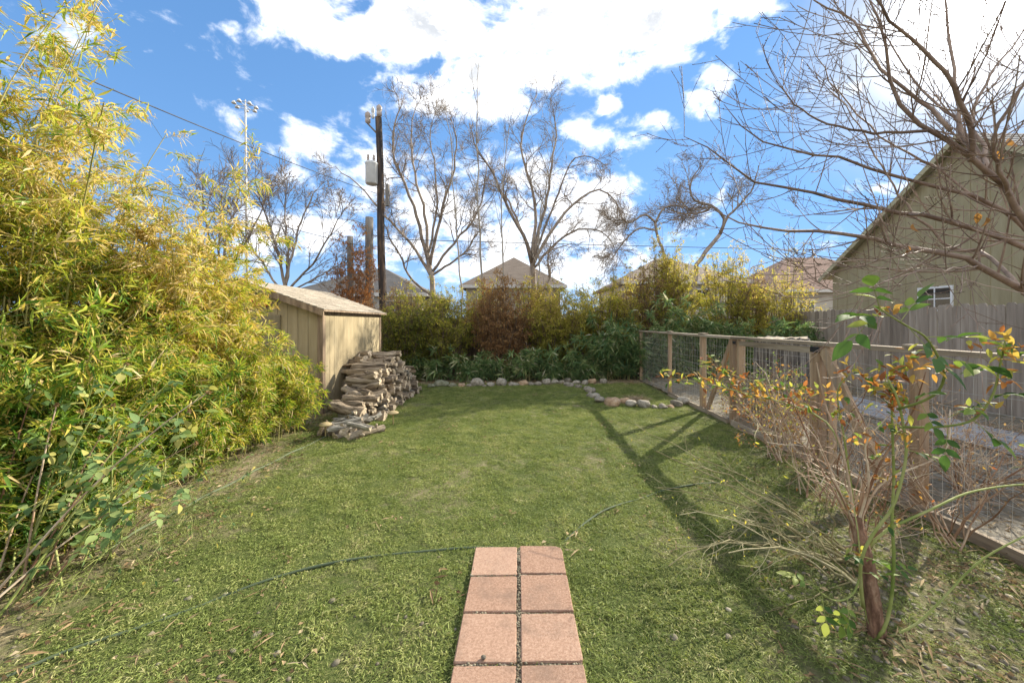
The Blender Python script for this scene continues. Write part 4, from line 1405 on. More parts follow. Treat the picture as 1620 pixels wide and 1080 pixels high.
def along(pts, per, tmin=0.3, tmax=1.0):
    """random points and tangents on polylines (N,K,3)"""
    N, K, _ = pts.shape
    t = (tmin + (tmax - tmin) * rng.random((N, per))) * (K - 1)
    i0 = np.clip(t.astype(int), 0, K - 2)
    fr = (t - i0)[..., None]
    ix = np.arange(N)[:, None]
    p = pts[ix, i0] * (1 - fr) + pts[ix, i0 + 1] * fr
    d = unit(pts[ix, i0 + 1] - pts[ix, i0])
    return p.reshape(-1, 3), d.reshape(-1, 3)

def leaf_unit_mesh(name, mat, rnd, wide=.2, fold=.18, droop=.22, serr=False):
    """single leaf of length 1 along +X, with midrib fold and droop"""
    g = Geo()
    t = np.array([0, .12, .35, .6, .82, 1.0])
    w = np.array([.03, .55, 1.0, .86, .45, .02]) * wide / 2
    z = -droop * t ** 2
    L = np.c_[t, w, z + fold * w]
    C = np.c_[t, 0 * w, z]
    Rr = np.c_[t, -w, z + fold * w]
    V = np.vstack([L, C, Rr])
    n = len(t)
    f = [[n + k, n + k + 1, k + 1, k] for k in range(n - 1)] + [[2 * n + k, 2 * n + k + 1, n + k + 1, n + k] for k in range(n - 1)]
    g.add(V, f, rnd)
    return g.mesh(name, mat, smooth=True)

def place_leaf(name, me, par, base, d, nrm, L, w=1.0):
    d = unit(d); s = unit(np.cross(nrm, d)); n = np.cross(d, s)
    o = bpy.data.objects.new(name, me)
    COL.objects.link(o)
    o.parent = par
    M = Matrix(((d[0] * L, s[0] * L * w, n[0] * L, base[0]), (d[1] * L, s[1] * L * w, n[1] * L, base[1]), (d[2] * L, s[2] * L * w, n[2] * L, base[2]), (0, 0, 0, 1)))
    o.matrix_basis = M
    return o

M_CULM = pmat('bamboo_culm', [(0, (0.16, 0.17, 0.05)), (0.5, (0.28, 0.26, 0.09)), (1, (0.40, 0.34, 0.16))], 3, 5, .5, stretch=(3, 3, .6), rnd_amt=.6, spec=.4)
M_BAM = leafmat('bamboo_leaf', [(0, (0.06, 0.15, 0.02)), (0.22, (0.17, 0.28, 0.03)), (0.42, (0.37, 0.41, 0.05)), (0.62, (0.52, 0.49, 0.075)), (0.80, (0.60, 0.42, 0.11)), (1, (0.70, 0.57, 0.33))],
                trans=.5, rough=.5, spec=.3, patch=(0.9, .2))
M_BAMG = leafmat('bamboo_leaf_green', [(0, (0.06, 0.12, 0.05)), (0.4, (0.145, 0.235, 0.09)), (0.7, (0.26, 0.33, 0.12)), (0.9, (0.42, 0.42, 0.22)), (1, (0.60, 0.56, 0.44))],
                 trans=.4, rough=.45, spec=.35, patch=(1.1, .15))
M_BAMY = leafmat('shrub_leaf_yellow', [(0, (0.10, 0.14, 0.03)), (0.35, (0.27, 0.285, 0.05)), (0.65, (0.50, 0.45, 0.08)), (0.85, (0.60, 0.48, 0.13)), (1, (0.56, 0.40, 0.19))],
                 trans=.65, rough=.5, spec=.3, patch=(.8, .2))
M_VINE = leafmat('dead_vine_leaf', [(0, (0.14, 0.085, 0.05)), (0.5, (0.30, 0.19, 0.10)), (0.85, (0.44, 0.30, 0.16)), (1, (0.52, 0.40, 0.24))], trans=.45, rough=.8, spec=.1)
M_RUSTV = leafmat('rusty_vine_leaf', [(0, (0.22, 0.09, 0.04)), (0.6, (0.40, 0.18, 0.07)), (1, (0.52, 0.30, 0.14))], trans=.45, rough=.8, spec=.1)
M_VINE2 = leafmat('russet_vine_leaf', [(0, (0.15, 0.08, 0.04)), (0.5, (0.33, 0.185, 0.085)), (0.85, (0.46, 0.28, 0.13)), (1, (0.52, 0.40, 0.2))], trans=.5, rough=.8, spec=.1)
M_TWIG = pmat('brown_twig', [(0, (0.07, 0.05, 0.035)), (0.5, (0.14, 0.10, 0.07)), (1, (0.22, 0.165, 0.115))], 4, 4, .85, rnd_amt=.5)
M_RTWIG = pmat('red_dry_cane', [(0, (0.17, 0.09, 0.05)), (0.45, (0.33, 0.22, 0.14)), (1, (0.56, 0.46, 0.34))], 5, 4, .75, rnd_amt=.9)
M_GCANE = pmat('green_cane', [(0, (0.13, 0.17, 0.04)), (0.5, (0.22, 0.25, 0.075)), (1, (0.32, 0.32, 0.14))], 6, 4, .75, spec=.12, rnd_amt=.5)
M_TREE = pmat('tree_bark', [(0, (0.12, 0.095, 0.075)), (0.5, (0.26, 0.21, 0.165)), (1, (0.40, 0.335, 0.265))], 4, 6, .9, .01, 20, rnd_amt=.5, stretch=(2, 2, .7))
M_PTREE = pmat('orchard_bark', [(0, (0.12, 0.08, 0.058)), (0.5, (0.225, 0.16, 0.118)), (1, (0.36, 0.275, 0.21))], 6, 6, .7, .004, 50, rnd_amt=.5, spec=.3)
M_SAPL = pmat('pale_sapling_bark', [(0, (0.22, 0.19, 0.15)), (1, (0.36, 0.32, 0.265))], 4, 5, .85, rnd_amt=.4)

def bamboo(label, cat, group, cx, cy, wx, wy, n, h, lean, mat, leafL, leafW, nb=22, ncl=3, per=5, bl=(.28, .65), single=0, droop_c=.5, name='bamboo_clump', green_bias=0.0, bmin=.12, culm_r=.011, tall=1.0, dryf=.14, simple=False):
    """clump of arching culms with twigs and fans of lance leaves"""
    t = thing(name, label, cat, (cx, cy, 0), 0, group)
    off = np.array([cx, cy, 0])
    K = 12
    base = np.stack([rng.uniform(-wx / 2, wx / 2, n), rng.uniform(-wy / 2, wy / 2, n), np.zeros(n)], -1)
    hh = h[0] + (h[1] - h[0]) * rng.random(n)
    ld = unit(np.stack([lean[0] + .6 * rng.normal(size=n), lean[1] + .6 * rng.normal(size=n), np.zeros(n)], -1))
    pts = np.empty((n, K, 3)); pts[:, 0] = base
    a0 = np.abs(rng.normal(.06, .05, n)); a1 = np.abs(rng.normal(droop_c, .22, n))
    for k in range(1, K):
        s = k / (K - 1)
        ang = (a0 + a1 * s ** 2.2)[:, None]
        d = np.sin(ang) * ld + np.cos(ang) * np.array([0, 0, 1.0]) + rng.normal(0, .03, (n, 3))
        pts[:, k] = pts[:, k - 1] + unit(d) * (hh / (K - 1))[:, None]
    rad = (culm_r * (.6 + .6 * rng.random(n)))[:, None] * np.linspace(1, .3, K)[None]
    for k in range(n):
        g = Geo(); tubes(g, pts[k], rad[k], 5, rng.random()); g.build('culm', M_CULM, t, True)
    bp, br = grow(pts, rad, nb, (35, 75), bl, 5, .12, (0, 0, -.04), bmin, 1.0, .45, .4, .0018)
    g = Geo(); tubes(g, bp[:, ::2], br[:, ::2], 3, rng.random(len(bp))); g.build('branches', M_CULM, t, kind='stuff')
    # leaf fans on the twigs
    cp, cd = along(bp, ncl, .25, 1.0)
    ti = bp[:, -1]; td = unit(bp[:, -1] - bp[:, -2])
    cp = np.vstack([cp, ti]); cd = np.vstack([cd, td])
    M = len(cp)
    p = np.repeat(cp, per, 0) + rng.normal(0, .02, (M * per, 3))
    d = unit(np.repeat(cd, per, 0) * .75 + rng.normal(size=(M * per, 3)) * .75 + [0.1, -0.05, -.10])
    L = leafL[0] + (leafL[1] - leafL[0]) * rng.random(M * per) ** 1.3
    W = L * (leafW[0] + (leafW[1] - leafW[0]) * rng.random(M * per))
    nr = unit(rng.normal(size=(M * per, 3)) * .7 + [.45, .2, .75])      # blades turn towards the light
    cl = np.repeat(rng.normal(0, .13, M), per)
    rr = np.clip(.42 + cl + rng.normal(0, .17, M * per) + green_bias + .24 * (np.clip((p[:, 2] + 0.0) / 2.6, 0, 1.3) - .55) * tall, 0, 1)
    dry = rng.random(M * per) < dryf
    rr[dry] = .78 + .22 * rng.random(dry.sum())
    ok = p[:, 2] > .03
    p, d, L, W, nr, rr = p[ok], d[ok], L[ok], W[ok], nr[ok], rr[ok]
    if single:
        dist = np.linalg.norm(p + off - CAM, axis=1) - 1.5 * L
        order = np.argsort(dist)
        pick = order[:single]
        rest = order[single:]
        vs = [leaf_unit_mesh('leaf', mat, x, .16) for x in (.1, .25, .35, .45, .55, .65, .8, .95)]
        vr = np.array([.1, .25, .35, .45, .55, .65, .8, .95])
        for q in pick:
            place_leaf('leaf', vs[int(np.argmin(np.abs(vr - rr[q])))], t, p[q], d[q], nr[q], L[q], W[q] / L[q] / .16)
    else:
        rest = np.arange(len(p))
    g = Geo()
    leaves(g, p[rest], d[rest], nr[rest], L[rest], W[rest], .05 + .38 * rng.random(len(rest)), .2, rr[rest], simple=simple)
    g.build('foliage', mat, t, kind='stuff')
    return t

HG = 'bamboo clumps along the left side'
bamboo('towering yellow green bamboo clump leaning over the rose canes', 'bamboo', HG, -4.5, 2.8, .8, .9, 34, (3.1, 4.9), (.12, .0), M_BAM, (.06, .155), (.11, .15), 36, 4, 8, single=260, droop_c=.26)
bamboo('tall yellow green bamboo clump with thin tips against the sky', 'bamboo', HG, -4.35, 3.65, .9, .9, 34, (2.4, 3.9), (.35, .0), M_BAM, (.05, .14), (.11, .155), 36, 4, 8, single=260, droop_c=.38)
bamboo('dense bamboo clump with golden tan leaves beside the hose', 'bamboo', HG, -4.25, 4.5, .9, .8, 34, (2.0, 3.1), (.4, -.1), M_BAM, (.05, .13), (.11, .16), 34, 4, 10, single=220, green_bias=.16, simple=True)
bamboo('golden bamboo clump spreading in front of the shed gable', 'bamboo', HG, -4.6, 5.3, .9, .7, 32, (1.5, 2.4), (.35, -.2), M_BAM, (.06, .14), (.11, .16), 30, 4, 8, single=160, green_bias=.18, simple=True)
bamboo('low leafy bamboo shoots crowding the shed corner', 'bamboo', HG, -3.65, 5.65, .8, .7, 32, (.7, 1.25), (.3, -.1), M_BAM, (.06, .14), (.11, .16), 20, 3, 7, (.18, .38), single=160, green_bias=.05, droop_c=.7, simple=True)
bamboo('low bamboo skirt spilling onto the lawn edge', 'bamboo', HG, -3.75, 4.6, .6, 1.2, 38, (.8, 1.7), (.5, 0), M_BAM, (.06, .15), (.11, .16), 20, 3, 9, (.2, .42), single=220, droop_c=.85, green_bias=-.04, bmin=.04)
bamboo('bright low bamboo growth behind the grey leaved rose', 'bamboo', HG, -3.85, 3.4, .6, 1.2, 40, (1.0, 2.1), (.45, 0), M_BAM, (.06, .16), (.11, .16), 22, 3, 9, (.2, .45), single=240, droop_c=.8, green_bias=-.10, bmin=.04)

bamboo('leafy bamboo shoots at the foot of the grey leaved rose', 'bamboo', HG, -3.7, 2.6, .7, 1.0, 48, (.5, 1.4), (.4, 0), M_BAM, (.07, .17), (.11, .16), 18, 3, 7, (.2, .42), single=220, droop_c=.8, green_bias=-.12, bmin=.03)

# ------------------------------------------------------------------ generic shrub
def shrub(name, label, cat, cx, cy, rx, ry, h, n, mat, leafL, leafW, stem_mat=None, m1=9, m2=4, per=6, group=None, up=.5, stem_r=.012, fill=.8, twl=(.2, .45), rbias=0.0, hmin=.62, droop=.3, stems_single=False, bottom=.15):
    t = thing(name, label, cat, (cx, cy, 0), 0, group)
    K = 8
    stem_mat = stem_mat or M_TWIG
    th = rng.random(n) * 6.283
    rr = np.sqrt(rng.random(n))
    tgt = np.stack([rx * rr * np.cos(th), ry * rr * np.sin(th), h * np.sqrt(np.maximum(0.02, 1 - .62 * rr ** 2)) * (hmin + (1 - hmin) * rng.random(n))], -1)
    b = np.stack([tgt[:, 0] * .35 + rng.normal(0, .05, n), tgt[:, 1] * .35 + rng.normal(0, .05, n), np.zeros(n)], -1)
    s = np.linspace(0, 1, K)[None, :, None]
    mid = (b + tgt) / 2 + np.stack([tgt[:, 0] * -.12, tgt[:, 1] * -.12, np.abs(tgt[:, 2]) * .12], -1)
    pts = (1 - s) ** 2 * b[:, None] + 2 * s * (1 - s) * mid[:, None] + s ** 2 * tgt[:, None] + rng.normal(0, .02, (n, K, 3)) * s
    rad = (stem_r * (.5 + .8 * rng.random(n)))[:, None] * np.linspace(1, .3, K)
    g = Geo(); tubes(g, pts, rad, 5, rng.random(n)); g.build('stems', stem_mat, t, True, kind='stuff')
    tp, tr = grow(pts, rad, m1, (30, 75), twl, 5, .16, (0, 0, .04), bottom, 1.0, .5, .4, .002)
    g = Geo(); tubes(g, tp[:, ::2], tr[:, ::2], 3, rng.random(len(tp)))
    if m2:
        up_, ur = grow(tp, tr, m2, (30, 70), (twl[0] * .5, twl[1] * .55), 4, .18, (0, 0, 0), .2, 1.0, .6, .4, .0016)
        tubes(g, up_[:, ::3], ur[:, ::3], 3, rng.random(len(up_)))
    else:
        up_ = tp
    g.build('twigs', stem_mat, t, kind='stuff')
    if per:
        p, d = along(up_, per, .2, 1.0)
        N = len(p)
        d = unit(d * .6 + rng.normal(size=(N, 3)) * .8 + [0, 0, -droop * .6])
        L = leafL[0] + (leafL[1] - leafL[0]) * rng.random(N)
        W = L * (leafW[0] + (leafW[1] - leafW[0]) * rng.random(N))
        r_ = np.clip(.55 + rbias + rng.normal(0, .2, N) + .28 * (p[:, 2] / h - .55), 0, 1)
        ok = (p[:, 2] > .03) & (rng.random(N) < fill)
        g = Geo()
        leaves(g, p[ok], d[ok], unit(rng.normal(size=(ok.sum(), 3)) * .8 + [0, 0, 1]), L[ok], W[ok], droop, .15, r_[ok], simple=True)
        g.build('foliage', mat, t, kind='stuff')
    return t

# ------------------------------------------------------------------ back hedge
BG = 'shrubs of the back hedge'
def bx(px, y):
    return (px - VX) / F * y
shrub('hedge_shrub', 'olive green shrub beside the far shed corner', 'shrub', bx(640, 11.3), 11.3, .95, .7, 2.75, 74, M_BAMY, (.05, .11), (.2, .32), group=BG, rbias=-.18, m1=10, m2=4, per=6)
shrub('hedge_shrub', 'leafy green shrub with brown vines in the back hedge', 'shrub', bx(705, 11.5), 11.5, .95, .7, 2.85, 74, M_BAMY, (.05, .11), (.2, .3), group=BG, rbias=-.14, m1=10, m2=4, per=6)
shrub('hedge_shrub', 'yellow green shrub growing right of the brown vine mound', 'shrub', bx(880, 11.6), 11.6, 1.15, .7, 3.15, 84, M_BAMY, (.05, .12), (.2, .3), group=BG, rbias=-.02, m1=10, m2=4, per=6)
shrub('hedge_shrub', 'golden green shrub left of the tall leafy mound', 'shrub', bx(965, 11.8), 11.8, 1.1, .7, 3.3, 80, M_BAMY, (.05, .12), (.2, .3), group=BG, rbias=.0, m1=10, m2=4, per=6)
shrub('hedge_shrub', 'wide yellow green shrub behind the wire fence corner', 'shrub', bx(1150, 12.2), 12.2, 1.5, .7, 4.35, 94, M_BAMY, (.05, .12), (.2, .3), group=BG, rbias=.04, m1=11, m2=4, per=6)
shrub('hedge_shrub', 'golden shrub with upright canes beside the grey fence', 'shrub', bx(1240, 12.0), 12.0, 1.1, .6, 3.7, 70, M_BAMY, (.05, .11), (.18, .28), group=BG, rbias=.08, m1=10, m2=4, per=5)
shrub('vine_mound', 'brown dead vine mound bulging over the middle of the back hedge', 'vine', bx(792, 11.4), 11.4, 1.0, .55, 3.4, 80, M_VINE2, (.03, .06), (.35, .6), group='dead vine masses', m1=12, m2=5, per=7, rbias=.0, droop=.7)
shrub('vine_mound', 'rusty dead vine tangle draped beside the shed roof', 'vine', bx(640, 12.0), 12.0, 1.5, .4, 3.0, 66, M_VINE, (.03, .06), (.3, .5), group='dead vine masses', m1=11, m2=5, per=5, rbias=.1, droop=.6, hmin=.7)
shrub('vine_mound', 'tall brown and yellow vine covered mound behind the wire fence', 'vine', bx(1052, 12.1), 12.1, 1.0, .6, 4.9, 96, M_BAMY, (.05, .11), (.2, .35), group='dead vine masses', m1=11, m2=5, per=6, rbias=.06)
shrub('vine_mound', 'brown twig mass inside the tall yellow mound', 'vine', bx(1030, 11.95), 11.95, .8, .4, 4.4, 56, M_VINE, (.03, .06), (.35, .6), group='dead vine masses', m1=11, m2=4, per=6, droop=.7, hmin=.6)
shrub('vine_mound', 'small brown seed head bush above the wide shrub', 'vine', bx(1188, 12.5), 12.5, .6, .4, 3.55, 34, M_VINE, (.03, .06), (.3, .5), group='dead vine masses', m1=10, m2=4, per=5, hmin=.8, bottom=.6)
shrub('vine_mound', 'brown vine growing on the cut trunk by the roofs', 'vine', bx(846, 13.4), 13.4, .28, .28, 3.9, 30, M_VINE, (.03, .06), (.3, .5), group='dead vine masses', m1=12, m2=4, per=6, hmin=.5, twl=(.12, .3))
shrub('vine_mound', 'rusty vine hanging on the short poles', 'vine', bx(556, 13.1), 13.1, .8, .4, 5.7, 34, M_RUSTV, (.04, .08), (.35, .55), group='dead vine masses', m1=12, m2=5, per=7, hmin=.45, twl=(.25, .7), droop=.9)
TG = 'dwarf bamboo along the back border'
for (px, y, wx, h, n, lab) in ((672, 10.85, .9, (.4, .9), 18, 'shady green dwarf bamboo near the grey log heap'), (740, 10.9, 1.0, (.3, .9), 18, 'dark dwarf bamboo behind the mossy stones'),
                               (800, 10.95, 1.0, (.35, .95), 20, 'dwarf bamboo with pale leaf edges below the vine mound'), (865, 10.95, 1.1, (.4, 1.1), 22, 'blue green dwarf bamboo behind the pale border rocks'),
                               (935, 10.9, 1.1, (.5, 1.6), 28, 'tall blue green dwarf bamboo at the bend of the rock border'), (985, 11.3, 1.0, (.9, 2.2), 34, 'blue green bamboo thicket beside the first fence post'),
                               (1050, 11.6, 1.3, (1.0, 2.7), 38, 'deep green bamboo thicket behind the wire fence corner'), (1120, 11.5, 1.4, (1.2, 2.2), 46, 'dark green bamboo behind the wire fence'), (1215, 11.4, 1.5, (1.1, 1.9), 46, 'dark green bamboo behind the stump'), (1300, 11.6, 1.3, (1.0, 1.9), 36, 'green bamboo at the corner of the grey fence')):
    bamboo(lab, 'bamboo', TG, bx(px, y), y + random.uniform(-.15, .25), wx * 1.15, .6, int(n * (.65 if px < 900 else .8)), h, (0, -.5), M_BAMG, (.10, .30), (.11, .17), 10, 2, 6, (.15, .4), droop_c=.75, name='dwarf_bamboo', bmin=.05, culm_r=.008, single=24, tall=0.0, dryf=.08, simple=True)
# slender upright culms over the hedge
for k, (px, top) in enumerate(((1228, 372), (1243, 352), (1256, 362), (1268, 380))):
    y = 12.0
    b = P(px, 510, y); tp = P(px + random.uniform(-6, 6), top, y)
    t = thing('bamboo_stalk', 'slender upright bamboo stalk rising over the golden shrub', 'bamboo', (b[0], y, 0), 0, 'slender bamboo stalks')
    q = spline(np.array([[0, 0, 0], [(tp - b)[0] * .4, .02, tp[2] * .5], [(tp - b)[0], 0, tp[2]]]), 12)
    g = Geo(); tubes(g, q, np.linspace(.016, .006, 12), 5); g.build('culm', M_CULM, t, True)
    sp_, sr_ = grow(q[None], np.linspace(.016, .006, 12)[None], 30, (25, 60), (.10, .28), 4, .1, (0, 0, .05), .35, 1, .4, .4, .003)
    g = Geo(); tubes(g, sp_, sr_, 3); g.build('branches', M_CULM, t, kind='stuff')
    pp, dd = along(sp_, 4, .3, 1)
    g = Geo(); leaves(g, pp, dd + rng.normal(0, .5, dd.shape), rand_unit(len(pp)), .10, .016, .3, .15, .5 + .3 * rng.random(len(pp))); g.build('foliage', M_BAMY, t, kind='stuff')

# ------------------------------------------------------------------ bare trees
def bare_tree(name, label, limbs, levels, mat, group=None, base=None, tip_leaf=None, buds=0, twig_mat=None, thin=1.0):
    """limbs: list of (control points world, r0, r1). trunk part = first limb, each limb a part, twigs the crown"""
    b = np.array([limbs[0][0][0][0], limbs[0][0][0][1], 0.0]) if base is None else np.array(base)
    t = thing(name, label, 'tree', b, 0, group)
    K = 16
    allp, allr = [], []
    for k, (c, r0, r1) in enumerate(limbs):
        p = spline(np.array(c) - b, K)
        w = .012 * np.linalg.norm(p[-1] - p[0])
        p[1:-1] += rng.normal(0, w * .35, (K - 2, 3))
        r = (np.linspace(1, 0, K) ** .8 * (r0 - r1) + r1) * thin * (.68 if r0 > .08 else .85)
        g = Geo(); tubes(g, p, r, 8 if r0 > .03 else 6, rng.random(), cap=True)
        g.build('trunk' if k == 0 else 'limb', mat, t, True)
        if k or len(limbs) == 1:
            allp.append(p); allr.append(r)
    P0, R0 = np.array(allp), np.array(allr)
    g = Geo()
    last = None
    for (m, ang, ln, Kk, wan, trop, rs, rmin, sides, tmin) in levels:
        P1, R1 = grow(P0, R0, m, ang, ln, Kk, wan, trop, tmin, 1.0, rs, .35, rmin)
        st_ = 2 if (sides == 3 and Kk == 5 and not buds) else 1
        tubes(g, P1[:, ::st_], R1[:, ::st_], sides, rng.random(len(P1)))
        last = (P1, R1)
        P0, R0 = P1, R1
    if buds:
        pp, dd = along(last[0], buds, .1, 1)
        leaves(g, pp, unit(dd + rng.normal(0, .7, dd.shape)), rand_unit(len(pp)), .012, .007, 0, .2)
    g.build('crown', twig_mat or mat, t, kind='stuff')
    if tip_leaf:
        lm, per, L = tip_leaf
        pp, dd = along(last[0], per, .5, 1)
        keep = rng.random(len(pp)) < .5
        g = Geo(); leaves(g, pp[keep], unit(dd[keep] + rng.normal(0, .8, dd[keep].shape) + [0, 0, -.4]), rand_unit(keep.sum()), L, L * .5, .3, .2)
        g.build('foliage', lm, t, kind='stuff')
    return t

def PL(pts, Y, dy=0.0):
    n = len(pts)
    return [P(px, py, Y + dy * k / max(1, n - 1)) for k, (px, py) in enumerate(pts)]

LV = [(11, (25, 60), (.9, 2.0), 8, .20, (0, 0, .05), .5, .010, 5, .25),
      (7, (25, 65), (.45, 1.1), 6, .22, (0, 0, .04), .55, .0065, 4, .15),
      (8, (25, 65), (.22, .6), 5, .22, (0, 0, .02), .6, .0045, 3, .15)]
YA = 17.0
bare_tree('bare_tree', 'large bare multi stem tree right behind the dark utility pole', [
    (PL([(690, 612), (686, 470), (681, 425), (676, 400)], YA), .21, .16),
    (PL([(677, 410), (662, 350), (640, 290), (620, 235), (628, 185), (640, 150)], YA, -1), .13, .02),
    (PL([(678, 410), (672, 340), (655, 270), (650, 210), (660, 160)], YA, .8), .12, .02),
    (PL([(680, 420), (700, 330), (716, 270), (722, 215), (712, 185)], YA, -.6), .12, .02),
    (PL([(683, 440), (650, 385), (615, 350), (575, 300), (530, 262)], YA, .5), .11, .02),
    (PL([(684, 430), (722, 380), (748, 350), (765, 300), (770, 255)], YA, 1), .10, .02),
    (PL([(687, 470), (650, 440), (632, 400), (618, 380), (600, 330)], YA, -1), .09, .015),
    (PL([(676, 405), (690, 340), (688, 270), (680, 215), (690, 175)], YA, -1.2), .09, .015),
    (PL([(684, 435), (735, 400), (752, 372), (770, 360)], YA, -.8), .07, .015)], LV, M_TREE, 'bare trees beyond the hedge')
bare_tree('bare_tree', 'broad bare tree with drooping right limbs above the brown roof', [
    (PL([(850, 612), (848, 480), (842, 430), (840, 405)], YA), .21, .16),
    (PL([(841, 415), (828, 372), (800, 322), (780, 275), (755, 238), (742, 195)], YA, -1), .13, .02),
    (PL([(841, 410), (848, 340), (836, 280), (824, 230), (835, 180), (850, 150)], YA, .8), .12, .02),
    (PL([(842, 410), (862, 330), (872, 265), (880, 210), (872, 160)], YA, -.7), .12, .02),
    (PL([(843, 420), (868, 372), (905, 325), (945, 300), (975, 320), (990, 365)], YA, -.5), .12, .02),
    (PL([(843, 425), (880, 385), (920, 362), (960, 372), (975, 400)], YA, .9), .09, .015),
    (PL([(842, 415), (885, 300), (905, 255), (935, 248), (965, 270)], YA, 1.2), .09, .015),
    (PL([(841, 410), (815, 340), (790, 300), (768, 290), (748, 300)], YA, 1.0), .08, .015),
    (PL([(846, 470), (870, 440), (868, 400), (905, 385)], YA, -1), .07, .015)], LV, M_TREE, 'bare trees beyond the hedge')
SAP = [(15, (18, 40), (.8, 2.0), 7, .07, (0, 0, .10), .5, .008, 4, .45), (4, (20, 45), (.25, .7), 5, .08, (0, 0, .08), .6, .005, 3, .2)]
for (pts, r, lab) in (([(762, 612), (760, 450), (757, 300), (755, 190), (758, 95)], .065, 'tall thin pale sapling between the two bare trees'),
                      ([(800, 612), (797, 440), (793, 330), (806, 200)], .05, 'thin pale sapling left of the broad bare tree'),
                      ([(735, 612), (728, 420), (714, 260), (704, 165)], .05, 'leaning pale sapling right of the multi stem tree'),
                      ([(855, 612), (850, 430), (862, 300), (880, 220)], .045, 'thin grey sapling beside the broad tree trunk')):
    bare_tree('sapling', lab, [(PL(pts, 15.5), r, .012)], SAP, M_SAPL, 'pale saplings beyond the hedge')
bare_tree('bare_tree', 'gnarled crooked bare tree rising behind the taupe roof', [
    (PL([(1100, 612), (1098, 450), (1112, 405), (1138, 372)], 16), .16, .12),
    (PL([(1137, 374), (1146, 348), (1128, 326), (1098, 316), (1092, 290), (1110, 262)], 16, -.5), .11, .025),
    (PL([(1140, 370), (1150, 345), (1165, 330), (1190, 300), (1200, 262)], 16, .5), .07, .02),
    (PL([(1128, 326), (1110, 336), (1080, 338), (1055, 330)], 16, .5), .06, .02)], LV, M_TREE, 'bare trees beyond the hedge')
bare_tree('bare_tree', 'small bare tree leaning left over the vine mound', [
    (PL([(1062, 612), (1052, 420), (1042, 380), (1036, 350)], 15.5), .11, .08),
    (PL([(1037, 352), (1020, 340), (995, 352), (970, 352)], 15.5, -.4), .06, .02),
    (PL([(1037, 352), (1050, 330), (1072, 325), (1090, 335)], 15.5, .4), .06, .02),
    (PL([(1040, 365), (1010, 362), (985, 385), (960, 420)], 15.5, .4), .05, .015)], LV, M_TREE, 'bare trees beyond the hedge')
LB = [(13, (20, 50), (.8, 1.9), 7, .12, (0, 0, .05), .5, .009, 4, .2), (6, (20, 55), (.4, .9), 5, .15, (0, 0, .04), .55, .006, 3, .15), (3, (20, 55), (.2, .45), 4, .15, (0, 0, .03), .6, .005, 3, .15)]
bare_tree('bare_tree', 'fine twigged bare tree behind the shed with dry brown leaves', [
    (PL([(445, 612), (448, 500), (452, 455)], 13), .12, .08),
    (PL([(451, 460), (440, 400), (420, 340), (405, 295)], 13, -.5), .06, .012),
    (PL([(451, 460), (462, 400), (478, 345), (500, 300)], 13, .5), .06, .012),
    (PL([(452, 462), (492, 420), (525, 365), (545, 330)], 13, -.5), .05, .012),
    (PL([(449, 470), (425, 430), (390, 380), (360, 330)], 13, .5), .05, .012),
    (PL([(450, 465), (500, 440), (550, 410)], 13, .5), .04, .01),
    (PL([(450, 465), (455, 400), (450, 340), (455, 290)], 13, .2), .05, .012)], LB, M_TREE, 'bare trees beyond the hedge', tip_leaf=(M_VINE, 2, .06))
bare_tree('bare_tree', 'fine twigged bare tree rising behind the bamboo', [
    (PL([(345, 612), (348, 500), (350, 440)], 12), .10, .06),
    (PL([(350, 445), (335, 390), (322, 330), (318, 280)], 12, -.5), .05, .01),
    (PL([(350, 445), (358, 380), (375, 320), (380, 265)], 12, .5), .05, .01),
    (PL([(350, 445), (385, 390), (410, 340), (425, 300)], 12, .3), .05, .01),
    (PL([(350, 445), (345, 380), (350, 330), (352, 290)], 12, .3), .045, .01)], LB, M_TREE, 'bare trees beyond the hedge')

for (px, y, h, lab) in ((690, 12.3, 3.3, 'thin yellow leaved sprigs rising left of the brown vine mound'), (875, 12.2, 3.4, 'thin yellow leaved sprigs right of the brown vine mound'), (740, 12.4, 3.1, 'sparse yellow sprigs behind the vine mound'), (930, 12.4, 3.4, 'sparse yellow sprigs beside the tall vine mound'), (1000, 12.4, 3.7, 'sparse yellow sprigs before the taupe roof'), (770, 12.6, 3.5, 'thin sprigs before the brown hip roofed house'), (835, 12.6, 3.6, 'thin sprigs at the right of the brown hip roofed house'), (640, 12.6, 3.2, 'thin sprigs above the shed roof corner')):
    shrub('hedge_sprigs', lab, 'shrub', bx(px, y), y, .8, .4, h, 34, M_BAMY, (.06, .13), (.2, .3), group='yellow sprigs over the hedge', rbias=.12, m1=9, m2=3, per=5, hmin=.7, bottom=.4)
